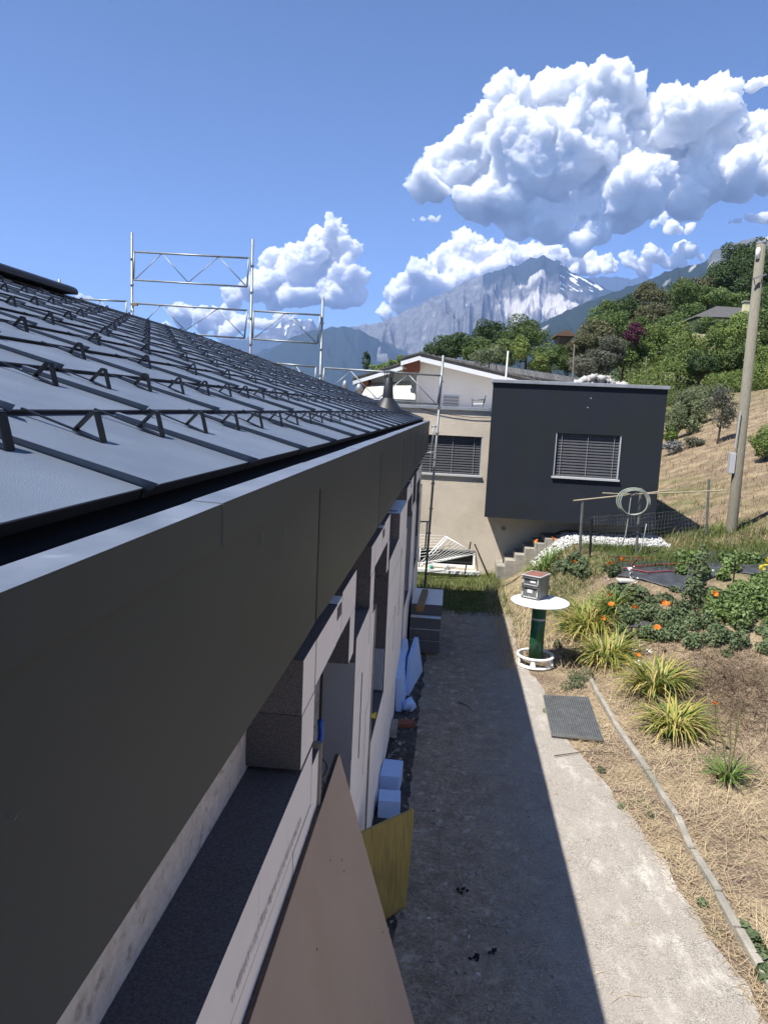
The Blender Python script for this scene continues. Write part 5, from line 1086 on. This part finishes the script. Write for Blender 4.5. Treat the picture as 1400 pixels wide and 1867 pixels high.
def hedge(x0, y0, x1, y1, hpx, dep, m, lab, seed, D=None):
    rg = np.random.default_rng(seed); a, b = pg(x0, y0), pg(x1, y1)
    if D: a, b = pt(x0, y0-hpx, Y=D), pt(x1, y1-hpx, Y=D)
    k = pxm((a.y+b.y)/2); h = hpx*k if not D else a.z-gz(a.x, a.y); bl = []
    n = 14
    for i in range(n):
        for j in range(2): t = i/(n-1); q = a.lerp(b, t); bl.append((q.x, q.y+dep*(j-.5), gz(q.x, q.y)+h*.5, (b-a).length/n*.8, dep*.5, h*.55))
    V, Fq = leafcloud(bl, 5500, max(.04, a.y*.0013), rg, shell=.7); e = tag(empty('hedge'), lab, 'hedge'); raw('foliage', V, Fq, MATS[m], e); return e
hedge(1292, 718, 1375, 712, 36, 1.2, 'leaf_bright', 'clipped green hedge at the top of the dry slope', 71); hedge(1372, 712, 1420, 706, 42, 1.4, 'leaf_bright', 'clipped hedge continuing beyond the utility pole', 72)
hedge(1150, 702, 1240, 698, 34, 1.2, 'leaf_bright', 'dark-sided clipped hedge beside the rock pile', 73, D=44)
hedge(1205, 742, 1290, 722, 20, 2.5, 'leaf_pale', 'rough green vegetation bank behind the dark box', 74)
# undergrowth that closes the hillside under the crowns
rgu = np.random.default_rng(77); bl = []
for i in range(330):
    x = rgu.uniform(1010, 1420); D = rgu.uniform(55, 92); p = pt(x, 700, Y=D); q = rgu.uniform(1.4, 3.0)
    if x < 1150 and D < 52: continue
    bl.append((p.x, p.y, gz(p.x, p.y)+q*.5, q*1.2, q*1.2, q))
V, Fq = leafcloud(bl, 48000, .10, rgu, asp=.6, fold=.15, shell=.6); ug = raw('undergrowth', V, Fq, [MATS['leaf_mid'], MATS['leaf_bright'], MATS['leaf_olive']], midx=np.random.default_rng(3).integers(0, 3, len(Fq))); tag(ug, 'dense bushy undergrowth beneath the hillside trees', 'undergrowth', kind='stuff')
# pile of pale boulders
def heap(rg):
    t = rg.uniform(0, 1); x = 1048+t*92; h = 18*math.sin(math.pi*min(1, t*1.1+.05)); y = 704-rg.uniform(0, 1)**1.2*h; D = 38+rg.uniform(0, 2); p = pt(x, y, Y=D); return (p.x, p.y, p.z)
rocks('boulder_pile', 240, heap, (.16, .38), MATS['rock_white'], 'heap of pale broken boulders below the hillside trees', 'boulders', seed=81, flat=.9)
hp = MB(); a, b = pt(1040, 708, Y=39), pt(1150, 700, Y=39); hp.prism([(a.x, gz(a.x, 39)-.2), (b.x, gz(b.x, 39)-.2), (b.x-.3, b.z-.2), ((a.x+b.x)/2, b.z+.12), (a.x+.3, a.z-.1)], 'y', 38.4, 41.5); tag(hp.build('earth_bank', MATS['concrete'], None, bevel=.2), 'bare earth bank carrying the boulders', 'bank', kind='structure')
g_ = pg(1260, 696); rocks('stone_wall', 110, (lambda rg: (g_.x+rg.uniform(-2.2, 2.2), g_.y+rg.uniform(0, .6), gz(g_.x, g_.y)+rg.uniform(0, .5))), (.1, .22), MATS['rock_white'], 'low dry-stone wall between the hedges', 'stone wall', seed=82)
for (x, yb, yt, D, lab) in ((1180-2, 700, 650, 45, 'thin wooden post among the bushes above the rocks'), (1047, 690, 628, 46, 'thin dark lamp post behind the salmon house')):
    a, b = pt(x, yt, Y=D), pt(x, yb, Y=D); mb = MB(); mb.tube([a, Vector((b.x, b.y, min(b.z, gz(b.x, b.y)-.1)))], .05, 6); tag(mb.build('far_post', MATS['pole_wood'], None), lab, 'post')
# ================================================================= MOUNTAINS
def inpoly(x, y, P):
    c = False; n = len(P)
    for i in range(n):
        (x1, y1), (x2, y2) = P[i], P[i-1]
        if (y1 > y) != (y2 > y) and x < (x2-x1)*(y-y1)/(y2-y1)+x1: c = not c
    return c
def mount_mat(name, forest, rock, pale, snow):
    m = bpy.data.materials.new(name); m.use_nodes = True; nt = m.node_tree; N = nt.nodes; L = nt.links; b = N['Principled BSDF']; b.inputs['Roughness'].default_value = 1; b.inputs['Specular IOR Level'].default_value = 0
    at = N.new('ShaderNodeVertexColor'); at.layer_name = 'cover'; sep = N.new('ShaderNodeSeparateColor'); L.new(at.outputs[0], sep.inputs[0]); P = N.new('ShaderNodeNewGeometry').outputs['Position']
    def nz(s, d=8):
        n = N.new('ShaderNodeTexNoise'); n.inputs['Scale'].default_value = s; n.inputs['Detail'].default_value = d; n.inputs['Roughness'].default_value = .7; L.new(P, n.inputs['Vector']); return n.outputs[0]
    def mr(x, a, c):
        r = N.new('ShaderNodeMapRange'); r.inputs[1].default_value = a; r.inputs[2].default_value = c; L.new(x, r.inputs[0]); return r.outputs[0]
    def add(a, c, k):
        x = N.new('ShaderNodeMath'); x.operation = 'MULTIPLY_ADD'; L.new(c, x.inputs[0]); x.inputs[1].default_value = k; L.new(a, x.inputs[2]); return x.outputs[0]
    def mix(f, a, c):
        x = N.new('ShaderNodeMix'); x.data_type = 'RGBA'; L.new(f, x.inputs[0])
        for v, i in ((a, 6), (c, 7)):
            if hasattr(v, 'links'): L.new(v, x.inputs[i])
            else: x.inputs[i].default_value = (*v, 1)
        return x.outputs[2]
    n1 = nz(.006); rk = mix(mr(nz(.009), .38, .62), rock, tuple(c*.5 for c in rock))
    col = mix(mr(add(sep.outputs[0], n1, .9), .75, 1.05), rk, forest)
    col = mix(mr(add(sep.outputs[1], n1, .5), .65, .85), col, mix(mr(nz(.008), .4, .7), pale, tuple(c*.7 for c in pale)))
    col = mix(mr(add(sep.outputs[2], nz(.012), .7), .8, .95), col, snow)
    L.new(col, b.inputs['Base Color']); return m
def mountain(name, prof, D, D0, zb, lab, m, nu=300, nv=90, amp=.12, seed=0, jag=3., cover=None, fr=1.):
    xs_ = np.linspace(prof[0][0], prof[-1][0], nu); ysv = np.interp(xs_, [q[0] for q in prof], [q[1] for q in prof]); V, Cv = [], []
    for i, (x, y) in enumerate(zip(xs_, ysv)):
        y = y+jag*(mnoise.fractal((x*.05+seed, 0, 0), .8, 2., 6)); d = ray(x, y); hd = math.hypot(d.x, d.y); zc = CAMH+d.z/hd*D; ux, uy = d.x/hd, d.y/hd
        for j in range(nv+6):
            if j <= nv:
                t = j/nv; r = D0+(D-D0)*t; s_ = t**1.15
                nn_ = mnoise.ridged_multi_fractal((x*.011*fr+seed*3.1+.25*t, t*1.7*fr+seed, .3), .9, 2.1, 6, 1., 2.)-.9
                z = zb+(zc-zb)*s_+amp*(zc-zb)*nn_*(t*(1-t)*3.2)**.8; py = None
            else:
                q = (j-nv)/6; r = D+(D-D0)*.35*q; z = zc-(zc-zb)*.9*q; t = 1
            V.append((ux*r, uy*r, z))
            Cv.append(cover(x, t, ux*r, uy*r, z) if cover else (0, 0, 0))
    n2 = nv+6; Fq = [(i*n2+j, (i+1)*n2+j, (i+1)*n2+j+1, i*n2+j+1) for i in range(nu-1) for j in range(n2-1)]
    o = raw(name, V, Fq, m, smooth=True); ca = o.data.color_attributes.new('cover', 'FLOAT_COLOR', 'POINT')
    ca.data.foreach_set('color', np.array([(*c, 1) for c in Cv], dtype=np.float32).ravel()); return tag(o, lab, 'mountain', kind='structure')
_RT = R3.transposed()
def topx(x, y, z):
    c = _RT @ Vector((x, y, z-CAMH)); return CX+F*c.x/-c.z, CY-F*c.y/-c.z
PALE = [(985, 487), (993, 500), (1010, 530), (1050, 552), (1075, 560), (1010, 592), (950, 600), (905, 590), (900, 560), (930, 532), (965, 512), (978, 500)]
def cov_main(x, t, X, Y, Z):
    px, py = topx(X, Y, Z); n = mnoise.fractal((X*.0012, Y*.0012, Z*.002), 1., 2., 5)
    jx, jy = px+9*mnoise.noise((px*.06, py*.06, 1)), py+9*mnoise.noise((px*.06, py*.06, 7))
    pale = (.62+.5*n) if inpoly(jx, jy, PALE) else 0.
    light = .5 if (px < 905 and py > 520+.12*(900-px)*.0 and py < 665) else 0.
    line = np.interp(px, [560, 640, 700, 760, 840, 900, 1000, 1100], [596, 606, 640, 668, 650, 600, 610, 560])
    forest = sst(-18, 22, py-line+40*n)
    if px > 1000: forest = max(forest, .55+.4*n)
    if px < 1000 and py < 530 and px > 880: forest = max(forest, .45+.5*n)
    snow = 0.
    if 1020 < px < 1100 and 480 < py < 532: snow = .66*sst(.02, .22, mnoise.noise(((px*.5-py*.85)*.30, (px*.85+py*.5)*.045, 3)))
    if 690 < px < 900 and 500 < py < 560: snow = max(snow, .5*sst(.38, .6, mnoise.noise((px*.09, py*.12, 9))))
    return (forest*(1-pale), max(pale, light*.7*(.5+n)), snow)
MM = mount_mat('mountain_main', (.026, .038, .034), (.17, .175, .18), (.50, .48, .46), (.85, .86, .88))
mountain('mountain', [(300, 690), (420, 660), (520, 625), (600, 598), (663, 594), (697, 587), (771, 552), (851, 512), (880, 501), (920, 489), (943, 481), (971, 472), (988, 465), (1000, 471), (1017, 477), (1046, 497), (1074, 510), (1130, 540), (1220, 590)], 9000, 5200, -250, 'rocky mountain peak with a pale scree face and snow streaks', MM, nu=520, nv=150, amp=.24, seed=3.3, jag=5, cover=cov_main)
MR = mount_mat('mountain_forest', (.022, .034, .028), (.14, .15, .145), (.36, .35, .33), (.85, .86, .88))
def cov_right(x, t, X, Y, Z):
    px, py = topx(X, Y, Z); n = mnoise.fractal((X*.003, Y*.003, Z*.005), 1., 2., 5); cl = 1. if (1290 < px < 1460 and py < 482+20*n) else 0.
    streak = .55*sst(.25, .6, mnoise.noise((px*.05+py*.05, (px-py)*.018, 5)))
    return (.8-.75*cl+.25*n, cl*.35+streak, 0)
mountain('mountain', [(900, 640), (983, 590), (1057, 556), (1114, 533), (1171, 515), (1229, 490), (1286, 478), (1297, 459), (1320, 447), (1354, 438), (1400, 430), (1500, 405), (1700, 390), (2100, 400)], 4200, 1500, -60, 'forested ridge descending from the right with a bare cliff', MR, nu=360, nv=90, amp=.10, seed=8.1, jag=4, cover=cov_right, fr=1.6)
MF = mount_mat('mountain_far', (.035, .045, .04), (.2, .2, .21), (.4, .4, .4), (.85, .86, .88))
def cov_far(x, t, X, Y, Z):
    px, py = topx(X, Y, Z); s_ = .6*sst(-.1, .35, mnoise.noise((px*.12, py*.09, 2))) if py < 612 else 0
    return (.4 if py < 620 else .9, 0, s_)
mountain('mountain', [(200, 690), (330, 650), (405, 622), (450, 615), (480, 606), (505, 595), (525, 583), (540, 579), (555, 586), (567, 582), (580, 597), (640, 620), (760, 660)], 13000, 10500, -250, 'distant snow-capped peak beyond the scaffold', MF, nu=220, nv=60, amp=.14, seed=5.2, jag=5, cover=cov_far)
def cov_back(x, t, X, Y, Z):
    px, py = topx(X, Y, Z); return (.75, 0, 0)
mountain('mountain', [(980, 560), (1040, 515), (1074, 506), (1126, 504), (1149, 509), (1171, 501), (1186, 509), (1230, 530), (1330, 560)], 13200, 10800, -200, 'distant blue crest between the peak and the forested ridge', MF, nu=160, nv=50, amp=.12, seed=6.7, jag=4, cover=cov_back)
def cov_left(x, t, X, Y, Z): return (.95, 0, 0)
mountain('mountain', [(0, 740), (250, 705), (420, 672), (480, 648), (535, 613), (580, 601), (625, 596), (655, 600), (720, 640), (790, 690)], 7600, 5000, -250, 'dark blue forested shoulder below the rocky mountain', MR, nu=240, nv=70, amp=.10, seed=2.2, jag=3, cover=cov_left)

# ================================================================= CLOUDS
mc = bpy.data.materials.new('cloud_white'); mc.use_nodes = True; nt = mc.node_tree; nt.nodes.remove(nt.nodes['Principled BSDF']); vs_ = nt.nodes.new('ShaderNodeVolumeScatter')
vs_.inputs['Color'].default_value = (1, 1, 1, 1); vs_.inputs['Density'].default_value = .022; vs_.inputs['Anisotropy'].default_value = .0; nt.links.new(vs_.outputs[0], nt.nodes['Material Output'].inputs['Volume'])
def cloud(lobes, D, lab, seed=0, vox=1.7, amp=1., flat=None):
    rg = np.random.default_rng(seed); bm = bmesh.new(); k = pxm(D)
    for (x, y, r) in lobes:
        p = pt(x, y, Y=D+rg.uniform(-.6, .6)*r*k*1.5); M_ = Matrix.Translation(p) @ Matrix.Diagonal((r*k, r*k*rg.uniform(.9, 1.4), r*k*rg.uniform(.85, 1.), 1)); bmesh.ops.create_icosphere(bm, subdivisions=3, radius=1, matrix=M_)
        for q in range(13):
            d = rg.normal(size=3); d /= np.linalg.norm(d); d[2] = abs(d[2])*.9-.15; s_ = r*k*rg.uniform(.14, .42); pp = p+Vector(d)*r*k*.85; bmesh.ops.create_icosphere(bm, subdivisions=2, radius=s_, matrix=Matrix.Translation(pp))
    me = bpy.data.meshes.new('cloud'); bm.to_mesh(me); bm.free(); o = bpy.data.objects.new('cloud', me); COL.objects.link(o)
    rm = o.modifiers.new('r', 'REMESH'); rm.mode = 'VOXEL'; rm.voxel_size = vox*k; dg = bpy.context.evaluated_depsgraph_get(); me2 = bpy.data.meshes.new_from_object(o.evaluated_get(dg)); o.modifiers.clear(); o.data = me2
    n = len(me2.vertices); co = np.zeros(n*3, np.float32); me2.vertices.foreach_get('co', co); co = co.reshape(-1, 3); no = np.zeros(n*3, np.float32); me2.vertices.foreach_get('normal', no); no = no.reshape(-1, 3); s1, s2, s3 = 1/(36*k), 1/(15*k), 1/(6.5*k); s4 = 1/(3.4*k)
    out = np.empty(n, np.float32)
    for i in range(n):                          # domain warp breaks the round lobes up
        p = co[i]; w = mnoise.noise_vector(p*(1/(70*k)))*(26*k*amp)+mnoise.noise_vector(p*(1/(27*k)))*(11*k*amp); co[i] = p+np.array((w.x, w.y, w.z*.7))
    for i in range(n):
        p = co[i]; a = 1-mnoise.voronoi(p*s1)[0][0]; b_ = 1-mnoise.voronoi(p*s2)[0][0]; c = 1-mnoise.voronoi(p*s3)[0][0]; out[i] = (a-.5)*20+(b_-.5)*12+(c-.5)*7+4.*mnoise.noise(p*s4)
    low = np.clip((no[:, 2]+.9)/1.1, .35, 1)
    co = co+no*(out*k*amp*low)[:, None]; me2.vertices.foreach_set('co', co.ravel().astype(np.float32)); me2.polygons.foreach_set('use_smooth', np.ones(len(me2.polygons), bool)); me2.materials.clear(); me2.materials.append(mc); me2.update()
    return tag(o, lab, 'cloud')
cloud([(1010, 175, 52), (975, 190, 40), (1040, 165, 40), (930, 205, 45), (890, 228, 42), (1110, 168, 48), (1145, 182, 34), (1080, 212, 52), (860, 270, 50), (830, 302, 44), (792, 330, 34), (762, 345, 18), (900, 310, 62), (960, 280, 72), (1030, 270, 72), (1000, 340, 72), (930, 355, 52), (870, 365, 38), (1080, 330, 62), (1060, 385, 50), (1000, 395, 46), (940, 390, 30), (1130, 270, 62), (1180, 240, 52), (1230, 220, 48), (1290, 188, 40), (1310, 162, 24), (1280, 240, 62), (1210, 310, 66), (1150, 340, 60), (1270, 320, 60), (1330, 270, 52), (1370, 250, 40), (1395, 290, 44), (1340, 318, 40), (1400, 325, 26), (1250, 362, 36), (1120, 392, 38), (1000, 425, 30), (1055, 432, 30), (945, 415, 24), (1105, 425, 24), (1430, 260, 50), (1460, 300, 50)], 15600, 'huge towering white cumulus cloud above the rocky peak', 1)
cloud([(612, 420, 26), (592, 445, 30), (625, 458, 26), (562, 470, 30), (530, 468, 22), (500, 482, 26), (478, 502, 20), (540, 505, 36), (590, 500, 38), (630, 500, 28), (452, 522, 24), (500, 530, 34), (560, 535, 34), (610, 535, 32), (640, 535, 18), (432, 545, 14)], 25000, 'white cumulus tower rising behind the scaffold', 2)
cloud([(370, 585, 24), (335, 582, 20), (400, 574, 20), (440, 588, 24), (305, 592, 10), (520, 585, 16), (480, 592, 20), (420, 604, 22)], 27000, 'low white cloud bank beyond the dark roof', 3)
cloud([(850, 440, 20), (870, 455, 28), (900, 462, 32), (930, 470, 30), (830, 477, 28), (800, 482, 24), (770, 494, 24), (742, 512, 22), (722, 532, 18), (850, 500, 38), (790, 522, 34), (750, 550, 32), (900, 500, 34), (960, 470, 30), (705, 565, 14), (1000, 465, 24)], 24000, 'white cumulus bank behind the rocky peak shoulder', 4)
cloud([(1050, 467, 22), (1072, 477, 22), (1090, 485, 16), (1040, 488, 18), (1118, 478, 12), (1158, 468, 16), (1200, 459, 18), (1240, 458, 16), (1180, 480, 16), (1222, 474, 14), (1262, 470, 7), (1110, 490, 14)], 23500, 'smaller white cloud to the right of the peak', 5, amp=.8)
cloud([(1205, 400, 11), (1190, 408, 8), (1222, 418, 12), (1258, 416, 8), (1240, 422, 7)], 23000, 'ragged cloud scrap below the great cumulus', 6, amp=.6, vox=2)
cloud([(1375, 147, 13), (1394, 140, 11), (1361, 152, 6), (1410, 145, 12)], 17000, 'little white cloud high at the right', 7, amp=.6, vox=2)
cloud([(1350, 402, 9), (1372, 399, 11), (1392, 398, 13), (1334, 406, 5)], 17200, 'small thin cloud right of the great cumulus', 8, amp=.6, vox=2)
cloud([(153, 545, 7), (163, 547, 6), (145, 548, 5)], 17300, 'tiny cloud puff above the roof ridge', 9, amp=.5, vox=1.6)
cloud([(765, 402, 6), (780, 400, 7), (798, 403, 6), (748, 403, 3)], 17400, 'thin cloud scrap left of the great cumulus', 10, amp=.5, vox=1.6)

# ================================================================= HAZE (the air of the valley)
hz = MB(); hz.box(-9200, 9200, -260, 14200, -395, 2450)
mh = bpy.data.materials.new('haze_air'); mh.use_nodes = True; nt = mh.node_tree; nt.nodes.remove(nt.nodes['Principled BSDF']); pv_ = nt.nodes.new('ShaderNodeVolumePrincipled')
pv_.inputs['Color'].default_value = (.38, .56, 1., 1); pv_.inputs['Density'].default_value = 5.6e-5; pv_.inputs['Anisotropy'].default_value = .0
nt.links.new(pv_.outputs[0], nt.nodes['Material Output'].inputs['Volume'])
tag(hz.build('haze', mh, None), 'thin blue valley haze in front of the mountains', 'haze', kind='stuff')

# ================================================================= put each Empty at the base of its thing
bpy.context.view_layer.update()
for e in [o for o in COL.objects if o.type == 'EMPTY' and o.parent is None]:
    lo = Vector((1e9,)*3); hi = Vector((-1e9,)*3)
    for c in e.children_recursive:
        if c.type == 'MESH':
            for q in c.bound_box:
                w = c.matrix_world @ Vector(q); lo = Vector(map(min, lo, w)); hi = Vector(map(max, hi, w))
    if lo.x > 1e8: continue
    b0 = Vector(((lo.x+hi.x)/2, (lo.y+hi.y)/2, lo.z)); e.location = b0
    for c in e.children: c.matrix_parent_inverse = Matrix.Translation(-b0)
